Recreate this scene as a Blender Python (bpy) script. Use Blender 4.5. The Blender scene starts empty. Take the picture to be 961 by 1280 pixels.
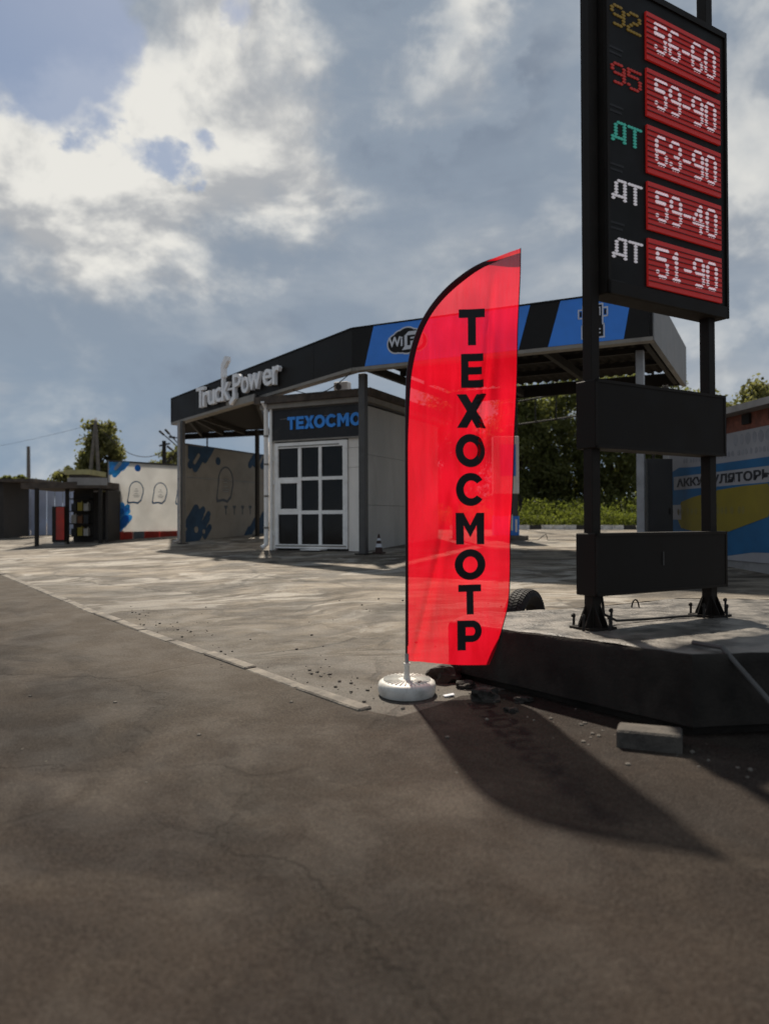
import bpy, bmesh, math, random
from mathutils import Vector, Matrix, noise
random.seed(7)
SC = bpy.context.scene
COL = SC.collection
PI = math.pi

# ------------------------------------------------------------------ camera
EYE = 1.68                      # height of the lens above the road
FPX = 960.0                     # focal length in photo pixels (photo 961 x 1280)
PITCH = math.atan(12/960)       # horizon at row 652
ROLL = 0.004
cF = Vector((0, math.cos(PITCH), math.sin(PITCH)))
cR = Vector((math.cos(ROLL), 0, -math.sin(ROLL)))
cU = cR.cross(cF).normalized()
cR = cF.cross(cU).normalized()
cam = bpy.data.cameras.new('camera')
camo = bpy.data.objects.new('camera', cam)
COL.objects.link(camo)
camo.matrix_world = Matrix(((cR.x, cU.x, -cF.x, 0), (cR.y, cU.y, -cF.y, 0), (cR.z, cU.z, -cF.z, EYE), (0, 0, 0, 1)))
cam.sensor_fit = 'HORIZONTAL'; cam.sensor_width = 36; cam.lens = 36*FPX/961
cam.clip_start = 0.05; cam.clip_end = 6000
cam.dof.use_dof = True; cam.dof.focus_distance = 9.2; cam.dof.aperture_fstop = 1.3
SC.camera = camo
SC.render.resolution_x = 768; SC.render.resolution_y = 1024

# ------------------------------------------------------------------ light
SUN_EL = math.radians(53); SUN_AZ = math.radians(-9)
SDIR = Vector((math.sin(SUN_AZ)*math.cos(SUN_EL), math.cos(SUN_AZ)*math.cos(SUN_EL), math.sin(SUN_EL)))
sun = bpy.data.lights.new('sun', 'SUN'); sun.energy = 4.8; sun.angle = math.radians(1.6); sun.color = (1, .90, .765)
suno = bpy.data.objects.new('sun', sun); COL.objects.link(suno)
suno.rotation_euler = SDIR.to_track_quat('Z', 'Y').to_euler(); suno.location = (0, 30, 60)
vs = SC.view_settings
vs.view_transform = 'Standard'; vs.look = 'None'; vs.gamma = 1; vs.exposure = 0.35
SC.cycles.max_bounces = 8; SC.cycles.transparent_max_bounces = 16

class NT:
    """small helper for node trees"""
    def __init__(s, nt): s.nt = nt; s.n = nt.nodes; s.l = nt.links; s.n.clear()
    def new(s, t, **kw):
        n = s.n.new(t)
        for k, v in kw.items():
            if hasattr(n, k): setattr(n, k, v)
        return n
    def put(s, sock, v):
        if isinstance(v, bpy.types.NodeSocket): s.l.new(v, sock)
        elif v is not None:
            if sock.type == 'RGBA' and not hasattr(v, '__len__'): v = (v, v, v, 1)
            if sock.type == 'RGBA' and len(v) == 3: v = (*v, 1)
            sock.default_value = v
    def math(s, op, a, b=None, c=None, clamp=False):
        n = s.new('ShaderNodeMath', operation=op); n.use_clamp = clamp
        s.put(n.inputs[0], a); s.put(n.inputs[1], b); s.put(n.inputs[2], c)
        return n.outputs[0]
    def vmath(s, op, a, b=None, scale=None):
        n = s.new('ShaderNodeVectorMath', operation=op)
        s.put(n.inputs[0], a)
        if b is not None: s.put(n.inputs[1], b)
        if scale is not None: s.put(n.inputs['Scale'], scale)
        return n.outputs['Value'] if op in ('DOT_PRODUCT', 'LENGTH', 'DISTANCE') else n.outputs[0]
    def noise(s, vec, scale, detail=4, rough=.5, dist=0):
        n = s.new('ShaderNodeTexNoise')
        if vec is not None: s.put(n.inputs['Vector'], vec)
        n.inputs['Scale'].default_value = scale; n.inputs['Detail'].default_value = detail
        n.inputs['Roughness'].default_value = rough; n.inputs['Distortion'].default_value = dist
        return n.outputs['Fac']
    def vor(s, vec, scale, feature='F1'):
        n = s.new('ShaderNodeTexVoronoi', feature=feature)
        s.put(n.inputs['Vector'], vec); n.inputs['Scale'].default_value = scale
        return n.outputs['Distance']
    def ss(s, x, a, b, lo=0, hi=1):
        n = s.new('ShaderNodeMapRange', interpolation_type='SMOOTHSTEP')
        s.put(n.inputs[0], x); n.inputs[1].default_value = a; n.inputs[2].default_value = b
        n.inputs[3].default_value = lo; n.inputs[4].default_value = hi
        return n.outputs[0]
    def mix(s, f, a, b, mode='MIX'):
        n = s.new('ShaderNodeMix', data_type='RGBA', blend_type=mode)
        s.put(n.inputs[0], f); s.put(n.inputs[6], a); s.put(n.inputs[7], b)
        return n.outputs[2]
    def scale3(s, vec, v):
        return s.vmath('MULTIPLY', vec, v)

# ------------------------------------------------------------------ world: sky with broken cloud
def pixdir(px, py):
    return (cF*FPX + cR*(px-480.5) - cU*(py-640)).normalized()
w = bpy.data.worlds.new('World'); SC.world = w; w.use_nodes = True
t = NT(w.node_tree)
sky = t.new('ShaderNodeTexSky', sky_type='NISHITA'); sky.sun_disc = False
sky.sun_elevation = SUN_EL; sky.sun_rotation = SUN_AZ; sky.altitude = 100; sky.dust_density = 1.5
tc = t.new('ShaderNodeTexCoord').outputs['Generated']
tcs = t.scale3(tc, (1, 1, 1.35))
n1 = t.noise(tcs, 3.2, 9, .58, .25)
n2 = t.noise(t.vmath('ADD', tcs, (3.1, 1.7, .4)), 7.5, 9, .62, .4)
n3 = t.noise(t.vmath('ADD', tcs, (7.7, 2.2, 5.4)), 1.7, 4, .5, .1)
n4 = t.noise(t.vmath('ADD', t.scale3(tc, (1, 1, 2.6)), (1.3, 9.2, 2.4)), 4.5, 7, .55, .3)
def spot(px, py, r0, r1, warp=.10):
    """soft cloud mass centred on a sky direction; r in photo pixels"""
    d = pixdir(px, py)
    wv = t.vmath('ADD', tc, t.vmath('SCALE', t.vmath('SUBTRACT', wn, (.5, .5, .5)), scale=warp))
    dist = t.vmath('DISTANCE', wv, tuple(d))
    return t.ss(dist, r0/1000, r1/1000, 1, 0)
wnn = t.new('ShaderNodeTexNoise'); t.put(wnn.inputs['Vector'], tcs)
wnn.inputs['Scale'].default_value = 5; wnn.inputs['Detail'].default_value = 7; wnn.inputs['Roughness'].default_value = .6
wn = wnn.outputs['Color']
def add(*a):
    r = a[0]
    for b in a[1:]: r = t.math('ADD', r, b)
    return r
def mul(a, b): return t.math('MULTIPLY', a, b)
def dens(off):
    v = t.vmath('ADD', tcs, tuple(off)) if off else tcs
    return add(mul(t.noise(v, 4.2, 9, .55, .4), .80), mul(t.noise(v, 12.0, 7, .56, .2), .20))
d0 = dens(None); so = SDIR*.035; d1 = dens((so.x, so.y, so.z*1.35))
lit = t.ss(t.math('SUBTRACT', d0, d1), -.075, .06)
region = add(mul(spot(290, 110, 60, 260, .34), .74), mul(spot(40, 190, 30, 200, .34), .68), mul(spot(130, 270, 40, 240, .4), .5), mul(spot(60, 90, 10, 120, .3), .2),
             mul(spot(560, 60, 20, 115, .40), .72), mul(spot(380, 240, 10, 130, .36), .36), mul(spot(990, 170, 40, 330, .3), .42),
             mul(spot(470, 90, 40, 140, .26), -.48), mul(spot(650, 180, 40, 150, .26), -.22), mul(spot(250, 390, 40, 190, .3), -.18), -.06)
bright = t.ss(add(region, mul(t.math('SUBTRACT', d0, .5), 2.3)), -.10, .80)
zz = t.new('ShaderNodeSeparateXYZ'); t.put(zz.inputs[0], tc)
low = t.ss(zz.outputs[2], 0.0, .30)                                   # cloud base colour drifts paler to the horizon
base = t.mix(low, (.262, .35, .455), (.27, .325, .40))
base = t.mix(t.ss(n4, .42, .68), base, (.375, .42, .475))
base = t.mix(t.ss(n3, .42, .68, 0, .2), base, (.22, .27, .345))
base = t.mix(mul(t.ss(add(region, mul(t.math('SUBTRACT', d0, .5), 1.5)), -.5, -.12, 1, 0), .7), base, (.165, .205, .275))
cloud = t.mix(bright, base, t.mix(lit, (.43, .445, .465), (.84, .825, .775)))
hole = add(spot(45, 25, 30, 130, .20), mul(spot(205, 205, 8, 62, .26), .9), mul(spot(262, 160, 6, 34, .2), .7), mul(spot(300, 5, 10, 60, .2), .8),
           mul(spot(120, 160, 10, 60, .3), .7), mul(spot(10, 230, 6, 40, .3), .7), mul(t.math('SUBTRACT', d0, .5), -1.6), -.10)
hole = t.ss(hole, .22, .66)
blue = t.mix(.5, t.vmath('SCALE', sky.outputs[0], scale=.09), (.12, .21, .37))
col = t.mix(mul(hole, .85), cloud, blue)
bg = t.new('ShaderNodeBackground'); bg.inputs['Strength'].default_value = .1
t.put(bg.inputs['Color'], t.vmath('SCALE', col, scale=7.6))
wo = t.new('ShaderNodeOutputWorld'); t.l.new(bg.outputs[0], wo.inputs[0])

# ------------------------------------------------------------------ terrain height and pixel-to-place helpers
def zg(x, y):
    if y > 28: y = 28 + 8*(1-math.exp(-(y-28)/8))
    if y < -5: y = -5
    s = -(x+.5)
    s = 2*math.log1p(math.exp(s/2)) if s < 60 else s                    # soft ramp to the left
    s = 20*math.tanh(s/20)
    return .045*y - .03*s
def ray(px, py): return cF*FPX + cR*(px-480.5) - cU*(py-640)
def P(px, py, d):
    r = ray(px, py); k = d/r.y
    return Vector((r.x*k, d, EYE + r.z*k))
def G(px, py):
    r = ray(px, py); lo, hi = .5, 400
    for _ in range(60):
        m = (lo+hi)/2; k = m/r.y
        if EYE + r.z*k > zg(r.x*k, m): lo = m
        else: hi = m
    return P(px, py, lo)
def atz(px, py, z):
    r = ray(px, py); k = (z-EYE)/r.z
    return Vector((r.x*k, r.y*k, z))
def on_ground(x, y, dz=0): return Vector((x, y, zg(x, y)+dz))
class Frame:
    """vertical plane through two plan points; a along, b = world height, offset towards the viewer side"""
    def __init__(s, p0, p1):
        s.o = Vector((p0[0], p0[1], 0)); d = Vector((p1[0]-p0[0], p1[1]-p0[1], 0)); s.L = d.length
        s.u = d.normalized(); s.z = Vector((0, 0, 1)); s.n = s.u.cross(s.z)
    def at(s, a, b, off=0): return s.o + s.u*a + s.z*b + s.n*off
    def hit(s, px, py):
        r = ray(px, py); e = Vector((0, 0, EYE))
        k = (s.o-e).dot(s.n)/r.dot(s.n); p = e + r*k
        return ((p-s.o).dot(s.u), p.z)

# ------------------------------------------------------------------ mesh builder
class MB:
    def __init__(s): s.v = []; s.f = []
    def add(s, vs, fs):
        k = len(s.v); s.v += [Vector(p) for p in vs]; s.f += [tuple(i+k for i in f) for f in fs]
    def hexa(s, p):            # 8 points: bottom loop, top loop
        s.add(p, [(3, 2, 1, 0), (4, 5, 6, 7), (0, 1, 5, 4), (1, 2, 6, 5), (2, 3, 7, 6), (3, 0, 4, 7)])
    def box(s, c, sx, sy, sz, u=None):
        c = Vector(c); u = Vector(u) if u is not None else Vector((1, 0, 0)); u = u.normalized()
        n = Vector((-u.y, u.x, 0)).normalized(); z = u.cross(n)
        q = [c + u*(sx/2*i) + n*(sy/2*j) + z*(sz/2*k) for k in (-1, 1) for (i, j) in ((-1, -1), (1, -1), (1, 1), (-1, 1))]
        s.hexa(q)
    def fbox(s, F, a0, a1, b0, b1, o0, o1):          # box in a Frame
        s.hexa([F.at(a0, b0, o1), F.at(a1, b0, o1), F.at(a1, b0, o0), F.at(a0, b0, o0),
                F.at(a0, b1, o1), F.at(a1, b1, o1), F.at(a1, b1, o0), F.at(a0, b1, o0)])
    def fpoly(s, F, pts, o0, o1):                    # polygon prism in a Frame
        n = len(pts)
        s.add([F.at(a, b, o1) for a, b in pts] + [F.at(a, b, o0) for a, b in pts],
              [tuple(range(n)), tuple(range(2*n-1, n-1, -1))] + [(i, i+n, (i+1) % n+n, (i+1) % n) for i in range(n)])
    def prism(s, pts, z0, z1):
        n = len(pts)
        f0 = z0 if callable(z0) else (lambda x, y: z0)
        s.add([(x, y, f0(x, y)) for x, y in pts] + [(x, y, z1) for x, y in pts],
              [tuple(range(n-1, -1, -1)), tuple(range(n, 2*n))] + [(i, (i+1) % n, (i+1) % n+n, i+n) for i in range(n)])
    def bar(s, p, q, wd, ht=None):
        p = Vector(p); q = Vector(q); d = (q-p).normalized(); ht = ht or wd
        up = Vector((0, 0, 1)) if abs(d.z) < .95 else Vector((0, 1, 0))
        a = d.cross(up).normalized(); b = a.cross(d)
        s.hexa([p-a*wd/2-b*ht/2, p+a*wd/2-b*ht/2, q+a*wd/2-b*ht/2, q-a*wd/2-b*ht/2,
                p-a*wd/2+b*ht/2, p+a*wd/2+b*ht/2, q+a*wd/2+b*ht/2, q-a*wd/2+b*ht/2])
    def tube(s, pts, r, n=8, caps=True):
        pts = [Vector(p) for p in pts]; m = len(pts)
        rs = r if hasattr(r, '__len__') else [r]*m
        vs = []; prev = None
        for i, p in enumerate(pts):
            d = (pts[min(i+1, m-1)]-pts[max(i-1, 0)]).normalized()
            if prev is None:
                prev = d.cross(Vector((0, 0, 1)) if abs(d.z) < .9 else Vector((0, 1, 0))).normalized()
            a = (prev - d*prev.dot(d)).normalized(); b = d.cross(a); prev = a
            vs += [p + (a*math.cos(2*PI*k/n)+b*math.sin(2*PI*k/n))*rs[i] for k in range(n)]
        fs = [(i*n+k, i*n+(k+1) % n, (i+1)*n+(k+1) % n, (i+1)*n+k) for i in range(m-1) for k in range(n)]
        if caps: fs += [tuple(range(n-1, -1, -1)), tuple(range((m-1)*n, m*n))]
        s.add(vs, fs)
    def lathe(s, c, prof, n=32, tilt=None):
        c = Vector(c); vs = []; M = tilt or Matrix.Identity(3)
        for r, z in prof: vs += [c + M @ Vector((r*math.cos(2*PI*k/n), r*math.sin(2*PI*k/n), z)) for k in range(n)]
        m = len(prof)
        fs = [(i*n+k, i*n+(k+1) % n, (i+1)*n+(k+1) % n, (i+1)*n+k) for i in range(m-1) for k in range(n)]
        fs += [tuple(range(n-1, -1, -1)), tuple(range((m-1)*n, m*n))]
        s.add(vs, fs)
    def rock(s, c, r, seed, sub=2, squash=(1, 1, .6), rough=.35, lim=.72):
        bm = bmesh.new(); bmesh.ops.create_icosphere(bm, subdivisions=sub, radius=1)
        off = Vector((seed*3.17, seed*1.31, seed*.77)); vs = []
        for v in bm.verts:
            p = v.co.normalized(); k = 1 + rough*noise.noise(p*1.3+off) + rough*.45*noise.noise(p*3.1+off)
            q = p*k
            for ax in range(3 if sub > 1 else 0): q[ax] = max(-lim, min(lim, q[ax]))*.9/lim
            vs.append(Vector(c) + Vector((q.x*squash[0], q.y*squash[1], q.z*squash[2]))*r)
        s.add(vs, [tuple(v.index for v in f.verts) for f in bm.faces]); bm.free()
    def build(s, name, m, parent=None, smooth=False, bevel=0, base=None):
        o = Vector((0, 0, 0))
        if parent is not None:
            q = parent
            while q.parent is not None: q = q.parent
            o = q.location.copy()
        elif base is not None: o = Vector(base)
        me = bpy.data.meshes.new(name); me.from_pydata([p-o for p in s.v], [], s.f); me.update()
        bm = bmesh.new(); bm.from_mesh(me); bmesh.ops.recalc_face_normals(bm, faces=bm.faces)
        if bevel: bmesh.ops.bevel(bm, geom=bm.edges[:], offset=bevel, segments=1, affect='EDGES', clamp_overlap=True)
        if smooth:
            for f in bm.faces: f.smooth = True
        bm.to_mesh(me); bm.free()
        if smooth == 'auto' or smooth is True:
            try: me.set_sharp_from_angle(angle=math.radians(40))
            except Exception: pass
        ob = bpy.data.objects.new(name, me); COL.objects.link(ob)
        if m is not None: me.materials.append(m)
        if parent is not None: ob.parent = parent
        else: ob.location = o
        return ob
def tag(o, label=None, cat=None, group=None, kind=None):
    if label: o['label'] = label
    if cat: o['category'] = cat
    if group: o['group'] = group
    if kind: o['kind'] = kind
    return o
def thing(name, label, cat, loc, group=None):
    e = bpy.data.objects.new(name, None); COL.objects.link(e); e.location = loc; e.empty_display_size = .2
    return tag(e, label, cat, group)
def copy_tree(o, parent=None):
    c = o.copy(); COL.objects.link(c)
    if parent is not None: c.parent = parent
    for ch in list(o.children): copy_tree(ch, c)
    return c
def text_data(s, offset=0.0, res=3):
    cu = bpy.data.curves.new('lettering', 'FONT'); cu.body = s; cu.offset = offset; cu.resolution_u = res; cu.fill_mode = 'FRONT'
    ob = bpy.data.objects.new('lettering', cu); COL.objects.link(ob)
    dg = bpy.context.evaluated_depsgraph_get(); dg.update()
    me = bpy.data.meshes.new_from_object(ob.evaluated_get(dg))
    bm = bmesh.new(); bm.from_mesh(me); bmesh.ops.remove_doubles(bm, verts=bm.verts, dist=1e-5)
    bpy.data.objects.remove(ob); bpy.data.curves.remove(cu); bpy.data.meshes.remove(me)
    return bm
def fit(bm, a0, a1, b0, b1):
    xs = [v.co.x for v in bm.verts]; ys = [v.co.y for v in bm.verts]
    x0, x1, y0, y1 = min(xs), max(xs), min(ys), max(ys)
    for v in bm.verts:
        v.co.x = a0 + (v.co.x-x0)/(x1-x0)*(a1-a0); v.co.y = b0 + (v.co.y-y0)/(y1-y0)*(b1-b0)
def letters(mb, s, F, a0, a1, b0, b1, o0, o1, offset=.02):
    """filled lettering, extruded between two offsets of a frame"""
    bm = text_data(s, offset); fit(bm, a0, a1, b0, b1)
    if abs(o1-o0) > 1e-6:
        r = bmesh.ops.extrude_face_region(bm, geom=bm.faces[:])
        for g in r['geom']:
            if isinstance(g, bmesh.types.BMVert): g.co.z = 1
    mb.add([F.at(v.co.x, v.co.y, o1 if v.co.z > .5 else o0) for v in bm.verts], [tuple(v.index for v in f.verts) for f in (bm.verts.index_update(), bm.faces)[1]])
    bm.free()

# ------------------------------------------------------------------ materials
def mat(name, col, rough=.6, var=.12, scale=3., bump=.15, bscale=60., metal=0., spec=.4, dirt=0., dirtcol=(.09, .075, .06), emit=None, transl=0., stretch=(1, 1, 1)):
    m = bpy.data.materials.new(name); m.use_nodes = True; t = NT(m.node_tree)
    p = t.new('ShaderNodeBsdfPrincipled'); out = t.new('ShaderNodeOutputMaterial')
    oc = t.scale3(t.new('ShaderNodeTexCoord').outputs['Object'], stretch)
    n = t.noise(oc, scale, 6, .6)
    c = t.mix(t.ss(n, .3, .7), tuple(x*(1-var) for x in col), tuple(x*(1+var) for x in col))
    if dirt:
        d = t.noise(t.vmath('ADD', oc, (4.2, 1.1, 7.3)), scale*.8, 8, .68, .5)
        c = t.mix(t.ss(d, .48, .72, 0, dirt), c, dirtcol)
    t.put(p.inputs['Base Color'], c)
    rr = t.ss(n, .2, .8, max(.02, rough-.08), min(1, rough+.08)); t.put(p.inputs['Roughness'], rr)
    p.inputs['Metallic'].default_value = metal; p.inputs['Specular IOR Level'].default_value = spec
    if bump:
        b = t.new('ShaderNodeBump'); b.inputs['Strength'].default_value = bump; b.inputs['Distance'].default_value = .01
        t.put(b.inputs['Height'], t.noise(oc, bscale, 4, .6)); t.l.new(b.outputs[0], p.inputs['Normal'])
    if emit: p.inputs['Emission Color'].default_value = (*emit[:3], 1); p.inputs['Emission Strength'].default_value = emit[3]
    sh = p.outputs[0]
    if transl:
        tr = t.new('ShaderNodeBsdfTranslucent'); t.put(tr.inputs[0], c)
        mx = t.new('ShaderNodeMixShader'); mx.inputs[0].default_value = transl
        t.l.new(sh, mx.inputs[1]); t.l.new(tr.outputs[0], mx.inputs[2]); sh = mx.outputs[0]
    t.l.new(sh, out.inputs[0]); return m

def ground_mat(name, kind):
    m = bpy.data.materials.new(name); m.use_nodes = True; t = NT(m.node_tree)
    p = t.new('ShaderNodeBsdfPrincipled'); out = t.new('ShaderNodeOutputMaterial')
    oc = t.new('ShaderNodeTexCoord').outputs['Object']
    fine = t.noise(oc, 55, 5, .7); grit = t.vor(oc, 95); mid = t.noise(oc, 2.2, 8, .62, .3); big = t.noise(oc, .45, 5, .55, .4)
    rot = t.new('ShaderNodeMapping'); rot.inputs['Rotation'].default_value = (0, 0, math.radians(-8 if kind == 'yard' else 52))
    t.put(rot.inputs['Vector'], oc); rv = rot.outputs[0]
    wz = t.new('ShaderNodeTexNoise'); t.put(wz.inputs['Vector'], oc); wz.inputs['Scale'].default_value = .35; wz.inputs['Detail'].default_value = 3
    rv = t.vmath('ADD', rv, t.vmath('SCALE', t.vmath('SUBTRACT', wz.outputs['Color'], (.5, .5, .5)), scale=2.6))
    st = t.noise(t.scale3(rv, (.55, 1.25, 1)), 1.0, 8, .62, .8); st2 = t.noise(t.scale3(rv, (.26, .62, 1)), 1.3, 6, .6, 1.2)
    st3 = t.noise(t.scale3(rv, (.9, 5.5, 1)), 1.0, 5, .6, .5)
    if kind == 'yard':
        c = t.mix(t.ss(st, .37, .62), (.074, .058, .041), (.31, .262, .20))
        c = t.mix(t.ss(st2, .51, .60, 0, .85), c, (.42, .385, .33))
        c = t.mix(t.ss(t.noise(t.scale3(rv, (.8, 2.6, 1)), 1.7, 5, .55, .6), .50, .68, 0, .5), c, (.055, .044, .033))
        c = t.mix(t.ss(st3, .50, .70, 0, .38), c, (.068, .056, .042))
        c = t.mix(t.ss(big, .50, .62, 0, .6), c, (.062, .055, .046))
        # the yard gets more worn and tarry towards the kerb and the flag
        sp = t.new('ShaderNodeSeparateXYZ'); t.put(sp.inputs[0], oc)
        near = t.ss(t.math('ADD', t.math('ADD', sp.outputs[1], t.math('MULTIPLY', sp.outputs[0], .75)), t.math('MULTIPLY', t.math('SUBTRACT', mid, .5), 3.5)), 5.8, 12.0, .85, 0)
        c = t.mix(near, c, (.048, .039, .030))
        c = t.mix(t.ss(mid, .60, .68, 0, .35), c, (.24, .225, .20))
    else:
        c = t.mix(t.ss(st, .35, .68), (.0165, .0106, .0073), (.0345, .0240, .0172))
        c = t.mix(t.ss(mid, .52, .72, 0, .6), c, (.056, .043, .033))
        c = t.mix(t.ss(big, .46, .62, 0, .6), c, (.015, .0113, .0085))
        c = t.mix(t.ss(st2, .54, .68, 0, .5), c, (.066, .052, .040))
        sp = t.new('ShaderNodeSeparateXYZ'); t.put(sp.inputs[0], oc)      # dust that gathers along the kerb
        dk = t.math('ADD', t.math('MULTIPLY', t.math('ADD', sp.outputs[0], .15), .79), t.math('MULTIPLY', t.math('SUBTRACT', sp.outputs[1], 5.78), .61))
        dk = t.math('ADD', dk, t.math('MULTIPLY', t.math('SUBTRACT', st, .5), 3.2))
        dust = t.math('MULTIPLY', t.ss(dk, -2.3, -.1), t.ss(t.math('ADD', sp.outputs[0], t.math('MULTIPLY', t.math('SUBTRACT', mid, .5), 2.5)), .9, -1.6))
        c = t.mix(t.math('MULTIPLY', dust, .5), c, (.135, .112, .087))
    cv = t.vmath('ADD', oc, t.vmath('SCALE', t.vmath('SUBTRACT', wz.outputs['Color'], (.5, .5, .5)), scale=1.6))
    cv = t.vmath('ADD', cv, t.vmath('SCALE', t.new('ShaderNodeTexNoise').outputs['Color'], scale=.0)) if False else cv
    crk = t.vor(t.vmath('ADD', cv, t.vmath('MULTIPLY', t.vmath('SUBTRACT', mid, (.5, .5, .5)), (.5, .5, 0))), .34, 'DISTANCE_TO_EDGE')
    crack = t.math('MULTIPLY', t.ss(crk, .006, .018, 1, 0), t.ss(big, .42, .55))
    c = t.mix(t.math('MULTIPLY', crack, (.5 if kind == 'yard' else .12)), c, (.012, .010, .008))
    c = t.mix(t.ss(fine, .35, .68), t.mix(.4, c, (0, 0, 0)), t.mix(.05 if kind == 'yard' else .02, c, (.5, .46, .40)))
    c = t.mix(t.ss(grit, .12, .42, .14 if kind == 'yard' else .11, 0), c, (.34, .31, .27))
    t.put(p.inputs['Base Color'], c)
    t.put(p.inputs['Roughness'], t.ss(mid, .3, .7, .62, .85) if kind == 'yard' else t.ss(mid, .3, .7, .7, .9))
    p.inputs['Specular IOR Level'].default_value = .2 if kind == 'yard' else .12
    b = t.new('ShaderNodeBump'); b.inputs['Strength'].default_value = .7; b.inputs['Distance'].default_value = .012
    h = t.math('SUBTRACT', t.math('ADD', t.math('ADD', t.math('MULTIPLY', fine, .5), t.math('MULTIPLY', grit, .35)), t.math('MULTIPLY', t.noise(oc, 9, 6, .6), 1.1)), crack)
    t.put(b.inputs['Height'], h); t.l.new(b.outputs[0], p.inputs['Normal'])
    t.l.new(p.outputs[0], out.inputs[0]); return m

def flag_mat():
    m = bpy.data.materials.new('red flag fabric'); m.use_nodes = True; t = NT(m.node_tree)
    out = t.new('ShaderNodeOutputMaterial')
    oc = t.new('ShaderNodeTexCoord').outputs['Object']
    n = t.noise(oc, 2.5, 5, .6); wv = t.noise(t.scale3(oc, (420, 1, 420)), 1, 2)
    c = t.mix(t.ss(t.noise(t.scale3(oc, (3.2, 1, .7)), 2.2, 8, .62, .6), .34, .66), (.79, .006, .020), (.92, .010, .032))
    d = t.new('ShaderNodeBsdfDiffuse'); t.put(d.inputs[0], c)
    tl = t.new('ShaderNodeBsdfTranslucent'); t.put(tl.inputs[0], c)
    tp = t.new('ShaderNodeBsdfTransparent')
    b = t.new('ShaderNodeBump'); b.inputs['Strength'].default_value = .25; b.inputs['Distance'].default_value = .002
    t.put(b.inputs['Height'], t.math('ADD', wv, t.noise(t.scale3(oc, (9, 1, 2)), 1.5, 5, .6)))
    t.l.new(b.outputs[0], d.inputs['Normal']); t.l.new(b.outputs[0], tl.inputs['Normal'])
    a = t.new('ShaderNodeMixShader'); a.inputs[0].default_value = .66; t.l.new(d.outputs[0], a.inputs[1]); t.l.new(tl.outputs[0], a.inputs[2])
    e = t.new('ShaderNodeMixShader'); t.put(e.inputs[0], t.ss(t.noise(t.scale3(oc, (60, 1, 4)), 1, 6, .7), .3, .7, .115, .155)); t.l.new(a.outputs[0], e.inputs[1]); t.l.new(tp.outputs[0], e.inputs[2])
    t.l.new(e.outputs[0], out.inputs[0]); return m

def leaf_mat(name, c0, c1, tr=.35):
    m = bpy.data.materials.new(name); m.use_nodes = True; t = NT(m.node_tree)
    out = t.new('ShaderNodeOutputMaterial'); oc = t.new('ShaderNodeTexCoord').outputs['Object']
    c = t.mix(t.ss(t.noise(oc, 1.1, 4, .7), .35, .65), c0, c1)
    c = t.mix(t.ss(t.noise(oc, 14, 2, .5), .4, .6, 0, .5), c, tuple(x*.55 for x in c0))
    d = t.new('ShaderNodeBsdfPrincipled'); t.put(d.inputs['Base Color'], c); d.inputs['Roughness'].default_value = .55; d.inputs['Specular IOR Level'].default_value = .08
    tl = t.new('ShaderNodeBsdfTranslucent'); t.put(tl.inputs[0], t.mix(.5, c, (c1[0]*1.3, c1[1]*1.4, c1[2]*.7)))
    a = t.new('ShaderNodeMixShader'); a.inputs[0].default_value = tr; t.l.new(d.outputs[0], a.inputs[1]); t.l.new(tl.outputs[0], a.inputs[2])
    t.l.new(a.outputs[0], out.inputs[0]); return m

M = {}
M['yard'] = ground_mat('worn pale asphalt', 'yard'); M['road'] = ground_mat('dark old asphalt', 'road')
M['flag'] = flag_mat()
M['ink'] = mat('black flag print', (.012, .011, .012), .7, bump=0)
M['hem'] = mat('dark sleeve fabric', (.045, .005, .007), .8, bump=.1, bscale=200)
M['pole'] = mat('black fibreglass', (.02, .018, .018), .35, bump=0)
M['white_plastic'] = mat('white plastic', (.62, .60, .55), .45, .08, 8, .1, 90, dirt=.45, dirtcol=(.22, .19, .15))
M['black_steel'] = mat('black painted steel', (.016, .0122, .009), .6, .2, 4, .08, 120, spec=.16, dirt=.25, dirtcol=(.035, .028, .024))
M['black_board'] = mat('matt black board', (.0135, .0105, .008), .7, .15, 3, .06, 90, spec=.2)
M['face'] = mat('black sign face', (.009, .0075, .006), .6, .1, 3, 0, spec=.2)
M['led_red'] = mat('red display', (.42, .02, .018), .5, .1, 6, .1, 80, emit=(1, .035, .025, .085))
M['led_gap'] = mat('dark red louvre', (.16, .008, .008), .6, bump=0)
M['led_white'] = mat('pale diodes', (.62, .50, .53), .5, .05, bump=0, emit=(1, .78, .84, .26))
M['dot_white'] = mat('white diodes', (.62, .58, .6), .5, .05, bump=0, emit=(1, .93, .97, .16))
M['dot_green'] = mat('green diodes', (.05, .30, .24), .5, .05, bump=0, emit=(.1, .8, .62, .10))
M['dot_red'] = mat('red diodes', (.30, .02, .015), .5, .05, bump=0, emit=(1, .05, .03, .08))
M['dot_yellow'] = mat('amber diodes', (.20, .13, .02), .5, .05, bump=0, emit=(1, .6, .05, .035))
M['grey_print'] = mat('grey print', (.028, .026, .026), .7, bump=0)
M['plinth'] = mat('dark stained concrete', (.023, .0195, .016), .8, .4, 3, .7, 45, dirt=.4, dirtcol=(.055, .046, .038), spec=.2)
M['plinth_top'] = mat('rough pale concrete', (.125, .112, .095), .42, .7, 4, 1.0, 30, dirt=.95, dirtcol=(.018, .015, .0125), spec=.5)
M['concrete'] = mat('weathered concrete', (.15, .135, .115), .8, .25, 5, .8, 40, dirt=.6, dirtcol=(.06, .052, .044))
M['rubble'] = mat('dirty rubble', (.036, .030, .024), .85, .4, 6, .8, 40, dirt=.6, dirtcol=(.02, .017, .015))
M['kerb_grey'] = mat('worn kerb concrete', (.165, .145, .12), .85, .45, 5, 1.0, 30, dirt=.9, dirtcol=(.055, .046, .037))
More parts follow.
